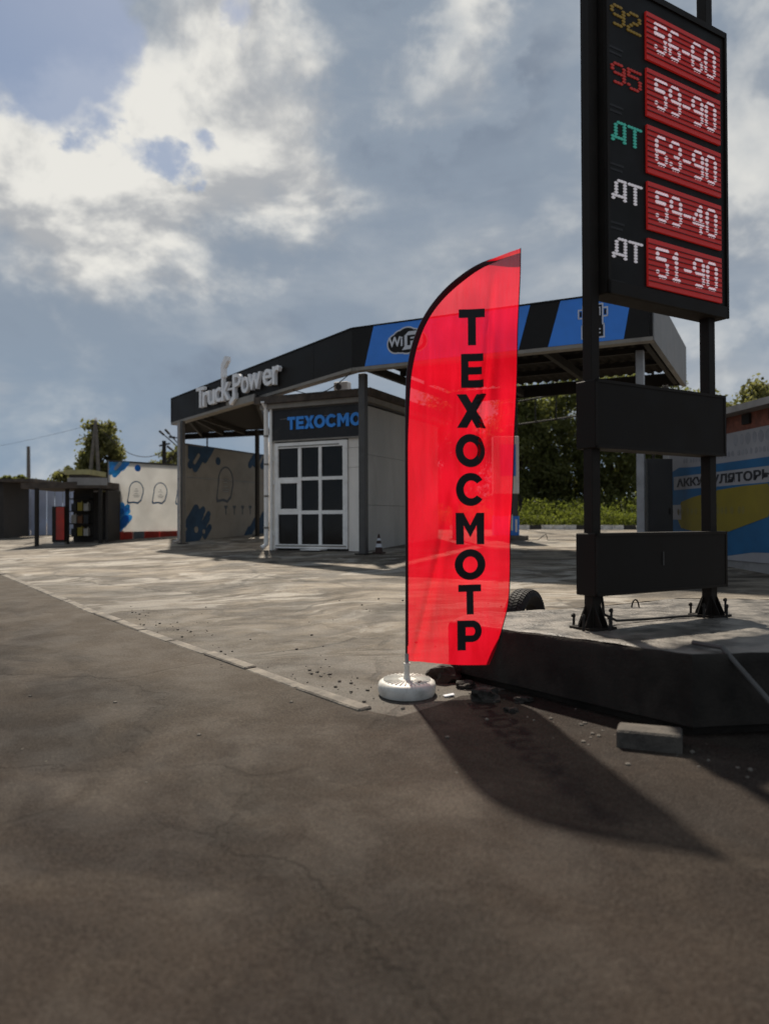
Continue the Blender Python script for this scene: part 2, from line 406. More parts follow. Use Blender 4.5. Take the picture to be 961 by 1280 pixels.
M['block'] = mat('grimy concrete block', (.075, .066, .055), .85, .35, 7, .9, 40, dirt=.6, dirtcol=(.03, .026, .021))
M['rubble_pale'] = mat('dusty gravel', (.13, .115, .095), .85, .4, 6, .6, 60)
M['rubber'] = mat('tyre rubber', (.016, .015, .0145), .75, .2, 8, .2, 80, dirt=.5, dirtcol=(.06, .053, .045))
M['fascia'] = mat('black fascia sheet', (.0125, .0105, .0085), .5, .18, 1.2, .03, 20, spec=.2, dirt=.25, dirtcol=(.03, .027, .024))
M['blue'] = mat('blue fascia film', (.045, .24, .78), .45, .08, 1.5, .03, 20)
M['letter_grey'] = mat('pale grey letters', (.92, .91, .91), .5, .06, 4, .04, 40, dirt=.12)
M['white_print'] = mat('white print', (.62, .63, .66), .6, .05, 4, 0)
M['trim'] = mat('cream steel trim', (.25, .225, .19), .5, .12, 3, .05, 40, dirt=.35)
M['galv'] = mat('grey galvanised steel', (.30, .30, .30), .45, .12, 4, .05, 60, metal=.25, dirt=.35)
M['galv_dark'] = mat('dull galvanised sheet', (.17, .165, .16), .6, .2, 2, .05, 60, dirt=.4)
M['post'] = mat('grey painted steel post', (.075, .071, .066), .5, .15, 4, .08, 60, dirt=.3)
M['dark_steel'] = mat('dark steelwork', (.026, .023, .020), .7, .2, 4, .08, 60, spec=.2, dirt=.3, dirtcol=(.05, .035, .022))
M['sheet'] = mat('dark corrugated sheet', (.026, .023, .020), .85, .2, 1.6, .04, 30, spec=.1)
M['panel'] = mat('pale wall panel', (.84, .78, .70), .55, .08, 1.2, .06, 18, dirt=.25, dirtcol=(.42, .38, .33), stretch=(1, 1, .35))
M['panel_shaded'] = mat('side wall panel darkened for shade', (.46, .44, .405), .55, .1, 1.2, .06, 18, dirt=.4, dirtcol=(.24, .22, .185), stretch=(1, 1, .35))  # front panel's sheet with the side wall's shade put into a darker colour
M['frame'] = mat('white window frame', (.90, .87, .82), .4, .05, 4, .03, 40, dirt=.25, dirtcol=(.3, .27, .23))
M['glass'] = mat('dark tinted glass', (.012, .011, .010), .10, .2, 2, .02, 6, spec=.22, dirt=.3, dirtcol=(.016, .014, .013))
M['board'] = mat('black name board', (.011, .010, .0105), .5, .15, 2, .04, 30, dirt=.3)
M['name_blue'] = mat('blue lettering', (.05, .30, .85), .5, .06, 5, 0)
M['rust'] = mat('rusty roof edge', (.075, .058, .045), .75, .4, 4, .4, 30, dirt=.6, dirtcol=(.035, .026, .02))
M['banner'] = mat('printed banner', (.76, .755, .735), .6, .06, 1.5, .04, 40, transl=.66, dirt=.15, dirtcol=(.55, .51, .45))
M['banner_shaded'] = mat('banner darkened for shade', (.18, .168, .148), .7, .1, 1.5, .04, 40, dirt=.5, dirtcol=(.12, .108, .09), spec=.15)  # this and the next two: banner prints with canopy shade put into the colour
M['banner_deep_shaded'] = mat('deep blue print darkened for shade', (.024, .048, .085), .7, .2, 2, 0, spec=.15)
M['banner_line_shaded'] = mat('outline print darkened for shade', (.055, .065, .08), .7, .1, 3, 0, spec=.15)
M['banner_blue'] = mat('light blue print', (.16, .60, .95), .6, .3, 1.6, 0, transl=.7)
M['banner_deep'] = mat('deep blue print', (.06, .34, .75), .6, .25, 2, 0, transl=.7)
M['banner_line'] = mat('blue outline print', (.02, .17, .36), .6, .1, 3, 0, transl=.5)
M['banner_grey'] = mat('grey small print', (.22, .24, .26), .6, .1, 3, 0, transl=.5)
M['red'] = mat('red plastic sheet', (.42, .035, .022), .5, .2, 3, .1, 40, dirt=.35)
M['greyblue'] = mat('grey blue plastic', (.13, .15, .16), .6, .15, 3, .1, 40)
M['cone_dark'] = mat('dark cone rubber', (.045, .022, .016), .7, .2, 8, .1, 60)
M['bark'] = mat('bark', (.075, .06, .046), .85, .3, 9, .8, 40)
M['wood_pole'] = mat('weathered pole', (.13, .115, .10), .85, .25, 6, .4, 40)
M['leaf_dark'] = leaf_mat('dark foliage', (.085, .095, .036), (.20, .205, .085), .58)
M['leaf_mid'] = leaf_mat('olive foliage', (.10, .10, .04), (.22, .21, .10), .5)
M['leaf_weed'] = leaf_mat('bright weeds', (.075, .10, .02), (.17, .19, .045), .5)
M['kerb_white'] = mat('whitewashed kerb', (.78, .75, .69), .8, .15, 6, .4, 40, dirt=.5)
M['kerb_dark'] = mat('dark kerb', (.05, .046, .042), .8, .25, 6, .4, 40)
M['shop_blue'] = mat('pale blue wall sheet', (.42, .48, .64), .6, .2, .7, .05, 20, dirt=.4, dirtcol=(.55, .55, .58))
M['roof_grey'] = mat('grey roof sheet', (.26, .25, .24), .6, .15, 2, .1, 30, dirt=.3)
M['brick'] = mat('red brick wall', (.23, .085, .055), .85, .3, 7, .4, 30, dirt=.4)
M['sign_white'] = mat('pale sign sheet', (.33, .32, .33), .6, .08, 2, 0)
M['sign_blue'] = mat('blue sign sheet', (.02, .115, .25), .6, .12, 2, 0)
M['sign_yellow'] = mat('yellow sign sheet', (.25, .19, .022), .6, .1, 2, 0)
M['sign_text'] = mat('dark sign print', (.03, .03, .035), .6, .1, 2, 0)
M['grey_box'] = mat('grey steel cabinet', (.045, .043, .042), .55, .12, 2, .05, 40)
M['rooftan'] = mat('straw coloured roof', (.30, .27, .12), .7, .15, 3, .1, 30)
M['darkwall'] = mat('dark board wall', (.04, .034, .029), .75, .25, 3, .2, 30)
M['goods'] = [mat('dark can', (.03, .03, .03), .5), mat('yellow can', (.35, .27, .04), .5), mat('pale can', (.38, .36, .32), .5), mat('rust can', (.16, .07, .03), .5)]
M['ground_far'] = M['yard']

# ------------------------------------------------------------------ ground and road
def axis(lo, hi, seg):
    out = []
    for a, b, s in seg:
        n = max(1, round((b-a)/s)); out += [a + (b-a)*i/n for i in range(n)]
    return out + [seg[-1][1]]
xs = axis(0, 0, [(-2500, -200, 400), (-200, -40, 20), (-40, -20, 2), (-20, 20, .5), (20, 40, 2), (40, 200, 20), (200, 2500, 400)])
ys = axis(0, 0, [(-60, -4, 8), (-4, 48, .5), (48, 80, 4), (80, 300, 30), (300, 4000, 600)])
g = MB(); nx = len(xs)
g.add([(x, y, zg(x, y)) for y in ys for x in xs], [(j*nx+i, j*nx+i+1, (j+1)*nx+i+1, (j+1)*nx+i) for j in range(len(ys)-1) for i in range(nx-1)])
tag(g.build('forecourt', M['yard'], smooth=True), kind='structure')

kp = [G(457, 889), G(395, 868), G(330, 843), G(200, 797), G(120, 767), G(60, 742)]
kd = Vector((kp[-1].x-kp[-2].x, kp[-1].y-kp[-2].y)).normalized()
for L in (2, 4, 6, 9): kp.append(on_ground(kp[5].x+kd.x*L, kp[5].y+kd.y*L))
edge = [(30, 7.0), (12, 6.6), (5, 6.4), (2.5, 6.5), (1.2, 6.55), (.7, 6.35), (.35, 5.95), (.1, 5.72)] + [(p.x, p.y) for p in kp] + [(kp[-1].x+kd.x*L, kp[-1].y+kd.y*L) for L in (4, 10, 25, 50)]
fine = []
for (a, b), (c, d) in zip(edge, edge[1:]):
    n = max(1, int(math.hypot(c-a, d-b)/(.1 if b < 6.7 and a < 6 else .35))) if math.hypot(a, b) < 25 else 3
    for i in range(n):
        x, y = a+(c-a)*i/n, b+(d-b)*i/n
        k = (.16*noise.noise(Vector((x*1.9, y*1.9, 3)))+.10*noise.noise(Vector((x*6, y*6, 3))))*min(1, max(0, (x+.12)*3)) if y < 6.7 and -.12 < x < 5 else 0
        fine.append((x+k, y+k))
wds = [0, .2, .45, .8, 1.2, 1.7, 2.3, 3, 3.8, 4.7, 5.6, 6.6, 8, 10, 14, 20, 30, 45]
r = MB(); nw = len(wds); vv = []
for x, y in fine:
    for wd in wds:
        dx, dy = (-.42, -.907) if y < 6.65 else (-.70, -.714)
        X, Y = x+dx*wd, y+dy*wd; vv.append((X, Y, zg(X, Y)+.005))
r.add(vv, [(i*nw+j, i*nw+j+1, (i+1)*nw+j+1, (i+1)*nw+j) for i in range(len(fine)-1) for j in range(nw-1)])
tag(r.build('road', M['road'], smooth=True), kind='structure')

# flush concrete kerb: individual stones
kroot = bpy.data.objects.new('kerb', None); COL.objects.link(kroot); kroot.location = kp[0]; tag(kroot, kind='structure')
def along(pts, step):
    out = []; d = 0; nxt = 0
    for a, b in zip(pts, pts[1:]):
        L = math.hypot(b.x-a.x, b.y-a.y)
        while nxt <= d+L:
            q = a.lerp(b, (nxt-d)/L); out.append((q.x, q.y)); nxt += step
        d += L
    return out
ks = along(kp, .92); k0 = None
for i, ((a, b), (c, d)) in enumerate(zip(ks, ks[1:])):
    rr = random.Random(i)
    m = MB(); n = Vector((-(d-b), c-a)).normalized()*.065; e = Vector((c-a, d-b)).normalized()*.012
    z = lambda x, y, k: zg(x, y)+k
    top = .020+rr.uniform(-.010, .008); j = rr.uniform(-.014, .014)
    q = [(a+e.x-n.x+j, b+e.y-n.y), (c-e.x-n.x+j, d-e.y-n.y), (c-e.x+n.x+j, d-e.y+n.y), (a+e.x+n.x+j, b+e.y+n.y)]
    m.hexa([(x, y, z(x, y, -.12)) for x, y in q]+[(x, y, z(x, y, top)) for x, y in q])
    m.build('kerbstone', M['kerb_grey'], kroot, bevel=.012)

# ------------------------------------------------------------------ plinth of the price sign
PZ = .78
pl = [(.57, 6.90), (.80, 6.60), (2.05, 5.14), (2.62, 5.22), (4.6, 5.55), (5.3, 6.6), (5.1, 8.6), (3.4, 8.9), (1.75, 7.78), (.80, 7.55)]
plr = thing('concrete_plinth', 'dark concrete plinth with a pale worn top carrying the price sign', 'plinth', on_ground(2.6, 6.9))
# body with slightly uneven edges
def ring(pts, step):
    out = []
    for (a, b), (c, d) in zip(pts, pts[1:]+pts[:1]):
        n = max(1, int(math.hypot(c-a, d-b)/step))
        out += [(a+(c-a)*i/n, b+(d-b)*i/n) for i in range(n)]
    return out
rg = ring(pl, .12); n = len(rg); cx, cy = 2.6, 6.9
def shrink(p, k): return (p[0]+(cx-p[0])*k, p[1]+(cy-p[1])*k)
b = MB(); vs_ = []
lv = [(-.05, .05), (.10, .035), (.14, 0), (.42, 0), (.90, 0.0), (.985, .006), (1.0, .012)]
for f, k in lv:
    for x, y in rg:
        q = shrink((x, y), k); g0 = zg(*q); wob = .012*noise.noise(Vector((q[0]*4, q[1]*4, f*3)))
        vs_.append((q[0]+wob, q[1]+wob, g0+(PZ-g0)*f + (.008*noise.noise(Vector((x*5, y*5, 9))) if f > .95 else 0)))
b.add(vs_, [(i*n+k, i*n+(k+1) % n, (i+1)*n+(k+1) % n, (i+1)*n+k) for i in range(len(lv)-1) for k in range(n)])
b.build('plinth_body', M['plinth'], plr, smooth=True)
b = MB(); vs_ = []
for k in (.012, .03, .06, .12, .2, .3, .42, .55, .7, .85):
    for x, y in rg:
        q = shrink((x, y), k); vs_.append((q[0], q[1], PZ + .018*noise.noise(Vector((q[0]*2.2, q[1]*2.2, 4))) + .010*noise.noise(Vector((q[0]*9, q[1]*9, 1))) + (.0 if k < .02 else .004)))
vs_.append((cx, cy, PZ))
b.add(vs_, [(i*n+k, i*n+(k+1) % n, (i+1)*n+(k+1) % n, (i+1)*n+k) for i in range(9) for k in range(n)] + [(9*n+k, 9*n+(k+1) % n, 10*n) for k in range(n)])
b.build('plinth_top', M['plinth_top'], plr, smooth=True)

# ------------------------------------------------------------------ price sign
s0 = atz(741, 787, PZ); s1 = atz(887, 771, PZ)
S = Frame((s0.x, s0.y), (s1.x, s1.y))
sg = thing('price_sign', 'tall black fuel price sign with five red price displays on two posts', 'price sign', (s0.x, s0.y, PZ))
L = S.L; PW = .10
for k, a in enumerate((0, L)):
    m = MB(); m.fbox(S, a-PW/2, a+PW/2, PZ, 7.6, -PW/2, PW/2); p = m.build('post', M['black_steel'], sg, bevel=.006)
    m = MB(); m.fbox(S, a-.135, a+.135, PZ+.008, PZ+.026, -.135, .135); m.build('base_plate', M['black_steel'], p)
    m = MB()
    for da, do in ((1, 0), (-1, 0), (0, 1), (0, -1)):
        for sgn in (-.035, .035):
            c0 = [(PW/2, PZ+.026), (.128, PZ+.026), (.128, PZ+.04), (PW/2, PZ+.20)]
            vs1 = []
            for th in (-.005, .005):
                for r_, z_ in c0:
                    aa, oo = (a+da*r_, sgn+th) if da else (a+sgn+th, do*r_)
                    vs1.append(S.at(aa, z_, oo))
            m.add(vs1, [(0, 1, 2, 3), (7, 6, 5, 4), (0, 4, 5, 1), (1, 5, 6, 2), (2, 6, 7, 3), (3, 7, 4, 0)])
    m.build('gusset', M['black_steel'], p)
    for da, do, h in ((-.175, .06, .14), (.16, .05, .17), (.02, .16, .13), (-.05, -.17, .12)):
        m = MB(); m.tube([S.at(a+da, PZ-.05, do), S.at(a+da+.006, PZ+h, do)], .011, 8)
        m.tube([S.at(a+da, PZ+h-.03, do), S.at(a+da, PZ+h-.008, do)], .019, 6); m.build('anchor_bolt', M['dark_steel'], p)
def sbox(name, pl_, pr_, m_, parent, th=.11, back=.11):
    (a0, t0), (a1, t1) = pl_, pr_
    mb = MB(); mb.fbox(S, a0, a1, t0, t1, -back, th); return mb.build(name, m_, parent, bevel=.008)
# box front faces stand proud of the posts
SF = Frame(tuple((S.o+S.n*.11).xy), tuple((S.o+S.u*L+S.n*.11).xy))
def sh(px, py): return SF.hit(px, py)
aR = sh(906, 430)[0]
for t_, b_ in ((476, 565), (664.5, 745)):
    aL = sh(744, t_)[0]; zt = (sh(744, t_)[1]+sh(906, 492 if t_ < 600 else 666)[1])/2; zb = (sh(752, 563.5 if t_ < 600 else 745)[1]+sh(906, 567 if t_ < 600 else 734)[1])/2
    pnl = sbox('blank_panel', (aL, zb), (aR, zt), M['black_board'], sg)
    m = MB()
    for q0, q1, w0, w1 in ((aL, aR, zt-.025, zt), (aL, aR, zb, zb+.025), (aL, aL+.025, zb, zt), (aR-.025, aR, zb, zt)): m.fbox(SF, q0, q1, w0, w1, 0, .006)
    m.build('panel_rim', M['black_steel'], pnl)
aL = sh(757, 200)[0]
zb = (sh(757, 372)[1]+sh(906, 392)[1])/2; zt = (sh(903, 36)[1]+sh(815, 0)[1])/2
aR2 = sh(907, 200)[0]
cab = sbox('cabinet', (aL, zb), (aR2, zt), M['black_steel'], sg)
m = MB(); fw = .055
for q0, q1, w0, w1 in ((aL, aR2, zt-fw, zt), (aL, aR2, zb, zb+fw+.05), (aL, aL+.03, zb, zt), (aR2-.03, aR2, zb, zt)): m.fbox(SF, q0, q1, w0, w1, .001, .022)
m.build('cabinet_rim', M['black_steel'], cab)
m = MB(); m.fbox(SF, aL+.03, aR2-.03, zb+fw+.05, zt-fw, .001, .005); m.build('cabinet_face', M['face'], cab)
DOT = {'0': '01110 10001 10001 10001 10001 10001 01110', '1': '00100 01100 00100 00100 00100 00100 01110', '2': '01110 10001 00001 00110 01000 10000 11111',
       '3': '01110 10001 00001 00110 00001 10001 01110', '4': '00010 00110 01010 10010 11111 00010 00010', '5': '11111 10000 11110 00001 00001 10001 01110',
       '6': '01110 10000 10000 11110 10001 10001 01110', '9': '01110 10001 10001 01111 00001 00001 01110', '-': '000 000 000 111 000 000 000',
       'Д': '00111 01001 01001 01001 01001 11111 10001', 'Т': '11111 00100 00100 00100 00100 00100 00100', '+': '000 000 010 111 010 000 000'}
def dots(mb, s, F, a0, a1, b0, b1, o0, o1, bold=1.25):
    cols = sum(len(DOT[c].split()[0]) for c in s) + len(s)-1
    cw = (a1-a0)/cols; ch = (b1-b0)/7; x = 0
    for c in s:
        rows = DOT[c].split()
        for j, row in enumerate(rows):
            for i, v in enumerate(row):
                if v == '1':
                    ca = a0+(x+i+.5)*cw; cb = b1-(j+.5)*ch; e = min(cw, ch)*.5*bold; e = (cw*.5*.94*bold if bold > 1 else cw*.42, ch*.42)
                    q = .35
                    mb.fpoly(F, [(ca-e[0], cb-e[1]*q), (ca-e[0]*q, cb-e[1]), (ca+e[0]*q, cb-e[1]), (ca+e[0], cb-e[1]*q), (ca+e[0], cb+e[1]*q), (ca+e[0]*q, cb+e[1]), (ca-e[0]*q, cb+e[1]), (ca-e[0], cb+e[1]*q)], o0, o1)
        x += len(rows[0])+1
rows = [('56-60', '92', 'dot_yellow'), ('59-90', '95', 'dot_red'), ('63-90', 'ДТ', 'dot_green'), ('59-40', 'ДТ', 'dot_white'), ('51-90', 'ДТ', 'dot_white')]
ra0 = sh(806.5, 250)[0]; ra1 = sh(898, 250)[0]
ztop = sh(806.5, 16)[1]; zbot = sh(806.5, 357.5)[1]; pit = (ztop-zbot+.078)/5
la0 = sh(762, 300)[0]; la1 = sh(803, 300)[0]
for i, (price, fuel, lm) in enumerate(rows):
    z1 = ztop-pit*i; z0 = z1-pit+.078
    m = MB(); m.fbox(SF, ra0, ra1, z0, z1, .006, .026); d = m.build('price_display', M['led_red'], sg)
    m = MB(); ns = 9
    for k in range(1, ns): m.fbox(SF, ra0, ra1, z0+(z1-z0)*k/ns-.004, z0+(z1-z0)*k/ns+.004, .027, .034)
    tag(m.build('louvre', M['led_gap'], d), kind='stuff')
    wts = [len(DOT[c].split()[0]) for c in price]; tot = sum(wts)+len(wts)-1; x_ = 0; A0, A1 = ra0+.10*(ra1-ra0), ra0+.93*(ra1-ra0)
    for c, wt in zip(price, wts):
        m = MB(); dots(m, c, SF, A0+(A1-A0)*x_/tot, A0+(A1-A0)*(x_+wt)/tot, z0+.20*(z1-z0), z0+.86*(z1-z0), .026, .031, 1.5); x_ += wt+1
        tag(m.build('price_digit', M['led_white'], d), kind='stuff')
    hh = z1-z0; lw_ = (la1-la0-.03)
    for q, c in enumerate(fuel):
        m = MB(); dots(m, c, SF, la0+.02+lw_*q*.53, la0+.02+lw_*(q*.53+.47), z0+.42*hh, z0+.86*hh, .005, .012, 1.3)
        tag(m.build('fuel_letter', M[lm], sg), kind='stuff')
    m = MB()
    for q in (.0, .10): m.fbox(SF, la0-.02, la0+.17-q*.2, z0-.03-q*.45, z0-.012-q*.45, .005, .008)
    tag(m.build('small_print', M['grey_print'], sg), kind='stuff')
m = MB(); m.fbox(S, L*.48, L*.48+.009, sh(820, 707)[1], sh(820, 690)[1], .117, .121); m.build('label_strip', M['post'], sg)
c0 = S.at(.10, sh(764, 745)[1]+.02, 0); c1 = atz(795, 752, PZ+.02); 
cb = MB(); pts = []
q = [c0, atz(768, 752, PZ+.16), atz(782, 756, PZ+.04), atz(805, 757, PZ+.025), atz(830, 758, PZ+.02), atz(850, 760, PZ+.02)]
q = [c0, S.at(.14, c0.z-.10, -.02), S.at(.24, PZ+.10, -.1), S.at(.42, PZ+.03, -.12), S.at(.8, PZ+.02, -.1), S.at(1.2, PZ+.02, -.06), S.at(L-.16, PZ+.02, -.02)]
cb.tube(q, .012, 8); cb.build('cable', M['rubber'], sg, smooth=True)
lp = atz(794, 760, PZ+.0); m = MB()
m.tube([lp+Vector((.055*math.cos(a)*.8, .02*math.cos(a), .09*math.sin(a)-.005)) for a in [PI*i/10 for i in range(11)]], .008, 6)
tag(m.build('lifting_loop', M['dark_steel'], base=lp), 'small dark steel lifting loop set in the plinth top between the sign posts', 'steel loop')
e0 = atz(878, 806, PZ+.0); m = MB(); q0 = Vector((2.30, 5.25, PZ+.03)); q1 = on_ground(2.62, 4.62, .03)
m.tube([q0+Vector((-.12, .2, .005)), q0, q0.lerp(q1, .5)+Vector((0, 0, .0)), q1], .018, 8)
tag(m.build('pipe', M['post'], base=q1), 'thin grey pipe leaning against the near corner of the plinth', 'pipe')

# ------------------------------------------------------------------ tyre lying behind the plinth
tc0 = atz(661, 766, PZ-.14); tc0 = Vector((1.46, 8.02, zg(1.46, 8.02)))
ax = Vector((.80, -.60, 0)).normalized(); R1, R0, TW = .315, .19, .20
tr = thing('tyre', 'black worn truck tyre standing on edge behind the plinth', 'tyre', tc0)
cc = tc0+Vector((0, 0, R1-.01)); ex = Vector((ax.y, -ax.x, 0)); ez = Vector((0, 0, 1)); nn = 56
prof = [(R0, -TW*.36), (R0+.04, -TW*.47), (R1-.06, -TW*.53), (R1-.018, -TW*.46), (R1, -TW*.30), (R1+.003, 0), (R1, TW*.30), (R1-.018, TW*.46), (R1-.06, TW*.53), (R0+.04, TW*.47), (R0, TW*.36), (R0-.02, TW*.3), (R0-.02, -TW*.3)]
m = MB(); k = len(prof)
m.add([cc+ex*(r_*math.cos(2*PI*i/nn))+ez*(r_*math.sin(2*PI*i/nn))+ax*h for i in range(nn) for r_, h in prof],
      [(i*k+j, i*k+(j+1) % k, ((i+1) % nn)*k+(j+1) % k, ((i+1) % nn)*k+j) for i in range(nn) for j in range(k)])
m.build('carcass', M['rubber'], tr, smooth=True)
m = MB()
for i in range(nn):
    for j, (h0, h1, sk) in enumerate(((-.44, -.27, .3), (-.24, -.03, -.35), (.0, .21, .35), (.24, .43, -.3))):
        a0 = 2*PI*(i+.12)/nn; a1 = 2*PI*(i+.78)/nn; s_ = sk*2*PI/nn
        def pt(a, r_, h): return cc+ex*(r_*math.cos(a))+ez*(r_*math.sin(a))+ax*(h*TW)
        ri = R1-.03; ro0 = R1+.012-(.012 if abs(h0) > .4 else 0); ro1 = R1+.012-(.012 if abs(h1) > .4 else 0)
        m.hexa([pt(a0, ri, h0), pt(a1, ri, h0), pt(a1+s_, ri, h1), pt(a0+s_, ri, h1), pt(a0, ro0, h0), pt(a1, ro0, h0), pt(a1+s_, ro1, h1), pt(a0+s_, ro1, h1)])
m.build('tread', M['rubber'], tr)

# ------------------------------------------------------------------ feather flag
FB = G(510, 868); FD = FB.y
ff = thing('feather_flag', 'tall red feather flag with vertical black lettering on a white disc base', 'flag', FB)
FF = Frame((FB.x, FB.y), (FB.x+1, FB.y))
def fa(px, py):
    a, b = FF.hit(px, py); return (a, b)
curve = [fa(*q) for q in ((508.5, 845), (508.5, 700), (508, 560), (508.5, 490), (510.5, 460), (516, 432), (527, 403), (545, 375), (570, 350), (603, 329), (648, 315.5))]
def catmull(pts, n=6):
    out = []
    for i in range(len(pts)-1):
        p0 = pts[max(i-1, 0)]; p1 = pts[i]; p2 = pts[i+1]; p3 = pts[min(i+2, len(pts)-1)]
        for j in range(n):
            u = j/n
            out.append(tuple(.5*(2*p1[k]+(p2[k]-p0[k])*u+(2*p0[k]-5*p1[k]+4*p2[k]-p3[k])*u*u+(3*p1[k]-p0[k]-3*p2[k]+p3[k])*u**3) for k in range(2)))
    return out+[pts[-1]]
curve = catmull(curve)
redge = catmull([fa(*q) for q in ((612, 833), (620, 815), (629, 786), (637, 752), (639, 705), (640, 640), (642, 560), (645, 450), (647, 380), (648, 315.5))])
zb0 = fa(509, 826)[1]; zt0 = curve[-1][1]
def interp(pts, b):
    for (a0, b0), (a1, b1) in zip(pts, pts[1:]):
        if b0 <= b <= b1: return a0+(a1-a0)*(b-b0)/max(1e-9, b1-b0)
    return pts[0][0] if b < pts[0][1] else pts[-1][0]
def cloth_off(a, b):
    """depth of the cloth towards the viewer"""
    h = (b-zb0)/(zt0-zb0); x = (a-curve[0][0])/.9
    x = max(0, x)
    o = .055*math.sin(5*x+3.0*h)*x + .022*math.sin(2.2*PI*x-6*h)*x*x
    def fold(a0, sl, h0, wd, amp, lo, hi):
        return amp*math.exp(-((a-(a0+sl*(h-h0)))/wd)**2)*max(0, min(1, (h-lo)*6))*max(0, min(1, (hi-h)*6))
    o += fold(.66, .26, .75, .020, .040, .40, .95) + fold(.71, .26, .75, .045, -.030, .40, .95)
    o += fold(.27, .80, .28, .026, .022, -.1, .46) + fold(.33, .80, .28, .05, -.016, -.1, .46)
    o += fold(.17, .10, .60, .030, .014, .3, .9) + fold(.47, .05, .50, .06, .014, .1, .8) + fold(.78, -.10, .50, .035, .016, .2, .75)
    o += .012*noise.noise(Vector((a*3, b*1.2, 7))) + .038*noise.noise(Vector((a*1.8-b*1.1, b*2.3+a, 5)))*min(1, x*3)
    o += -.20*max(0, x-.62)**1.4*max(0, (.24-h)/.24)**.8                                                         # lower corner curls away
    o += .05*max(0, x-.75)*math.sin(12*h+1)
    o += .006*noise.noise(Vector((a*7, b*4, 2)))
    return o
NU, NV = 56, 150
m = MB(); vs_ = []
for j in range(NV+1):
    v = j/NV; bL = zb0+(zt0-zb0)*v
    for i in range(NU+1):
        u = i/NU
        b = bL - (.045*u*u*(1-v)**6) ; bb = bL
        a0 = interp(curve, bb); a1 = interp(redge, max(redge[0][1], b))
        a = a0+(a1-a0)*u
        bs_ = b-.016*math.sin(PI*u)*max(0, 1-v*14)
        vs_.append(FF.at(a, bs_, cloth_off(a, b)))
m.add(vs_, [(j*(NU+1)+i, j*(NU+1)+i+1, (j+1)*(NU+1)+i+1, (j+1)*(NU+1)+i) for j in range(NV) for i in range(NU)])
cl = m.build('cloth', M['flag'], ff, smooth=True)
# dark sleeve along the pole and the curved top
m = MB(); vs_ = []; cpts = [q for q in curve if q[1] >= zb0]; n = len(cpts)
for i, (a, b) in enumerate(cpts):
    p, q = cpts[max(i-1, 0)], cpts[min(i+1, n-1)]; dx, dy = q[0]-p[0], q[1]-p[1]; l = math.hypot(dx, dy); nx_, ny_ = dy/l, -dx/l
    wd = .012+.026*min(1, max(0, (b-2.35)/.7))
    for k, o in ((-.006, -.004), (-.008, .010), (.35, .017), (.7, .012), (1, .006)):
        kk = k*wd if k > 0 else k
        aa, bb = a+nx_*kk, b+ny_*kk
        vs_.append(FF.at(aa, bb, cloth_off(aa, bb)*min(1, max(0, k))+o))
m.add(vs_, [(i*5+k, (i+1)*5+k, (i+1)*5+k+1, i*5+k+1) for i in range(n-1) for k in range(4)])
m.build('sleeve', M['hem'], cl, smooth=True)
m = MB()
m.tube([FF.at(a, max(b, zb0-.005)+.002*0, cloth_off(a, b)+.002) for a, b in [(interp(redge, zb0+(zt0-zb0)*i/60)-.001, zb0+(zt0-zb0)*i/60) for i in range(2, 61)]], .004, 5)
m.build('hem', M['hem'], cl)
# printed letters
boxes = [('Т', 573.5, 606, 385.5, 431), ('Е', 576.5, 604, 441.5, 484), ('Х', 571, 608.5, 492, 534.5), ('О', 569, 607, 542, 584), ('С', 569.5, 605, 591, 632.5),
         ('М', 569.5, 606, 641, 680.5), ('О', 567.5, 607.5, 686.5, 725), ('Т', 572.5, 602, 731, 768), ('Р', 571, 602.5, 775.5, 812.5)]
W_ = .27
def ell(cx_, cy_, rx, ry, a0, a1, n): return [(cx_+rx*math.cos(a0+(a1-a0)*i/n), cy_+ry*math.sin(a0+(a1-a0)*i/n)) for i in range(n+1)]
def quadstrip(o_, i_): return [[o_[k], o_[k+1], i_[k+1], i_[k]] for k in range(len(o_)-1)]
GL = {'Т': [[(0, .76), (1, .76), (1, 1), (0, 1)], [(.35, 0), (.66, 0), (.66, .76), (.35, .76)]],
      'Е': [[(0, 0), (.34, 0), (.34, 1), (0, 1)], [(.34, 0), (1, 0), (1, .23), (.34, .23)], [(.34, .385), (.94, .385), (.94, .61), (.34, .61)], [(.34, .77), (1, .77), (1, 1), (.34, 1)]],
      'Х': [[(0, 0), (.34, 0), (1, 1), (.67, 1)], [(.66, 0), (1, 0), (.33, 1), (0, 1)]],
      'О': quadstrip(ell(.5, .5, .5, .5, 0, 2*PI, 40), ell(.5, .5, .24, .26, 0, 2*PI, 40)),
      'С': quadstrip(ell(.53, .5, .53, .5, .62, 2*PI-.62, 34), ell(.55, .5, .27, .265, .72, 2*PI-.72, 34)),
      'М': [[(0, 0), (.27, 0), (.27, 1), (0, 1)], [(.73, 0), (1, 0), (1, 1), (.73, 1)], [(.27, .60), (.50, .22), (.50, .60), (.27, 1)], [(.50, .22), (.73, .60), (.73, 1), (.50, .60)]],
      'Р': [[(0, 0), (.34, 0), (.34, 1), (0, 1)], [(.34, .77), (.60, .77), (.60, 1), (.34, 1)], [(.34, .27), (.60, .27), (.60, .50), (.34, .50)]]
           + quadstrip(ell(.60, .635, .40, .365, -PI/2, PI/2, 18), ell(.60, .635, .12, .135, -PI/2, PI/2, 18))}
def subdiv(q, nu, nv):
    p = lambda u, v: tuple((q[0][k]*(1-u)+q[1][k]*u)*(1-v)+(q[3][k]*(1-u)+q[2][k]*u)*v for k in range(2))
    return [[p(i/nu, j/nv), p((i+1)/nu, j/nv), p((i+1)/nu, (j+1)/nv), p(i/nu, (j+1)/nv)] for i in range(nu) for j in range(nv)]
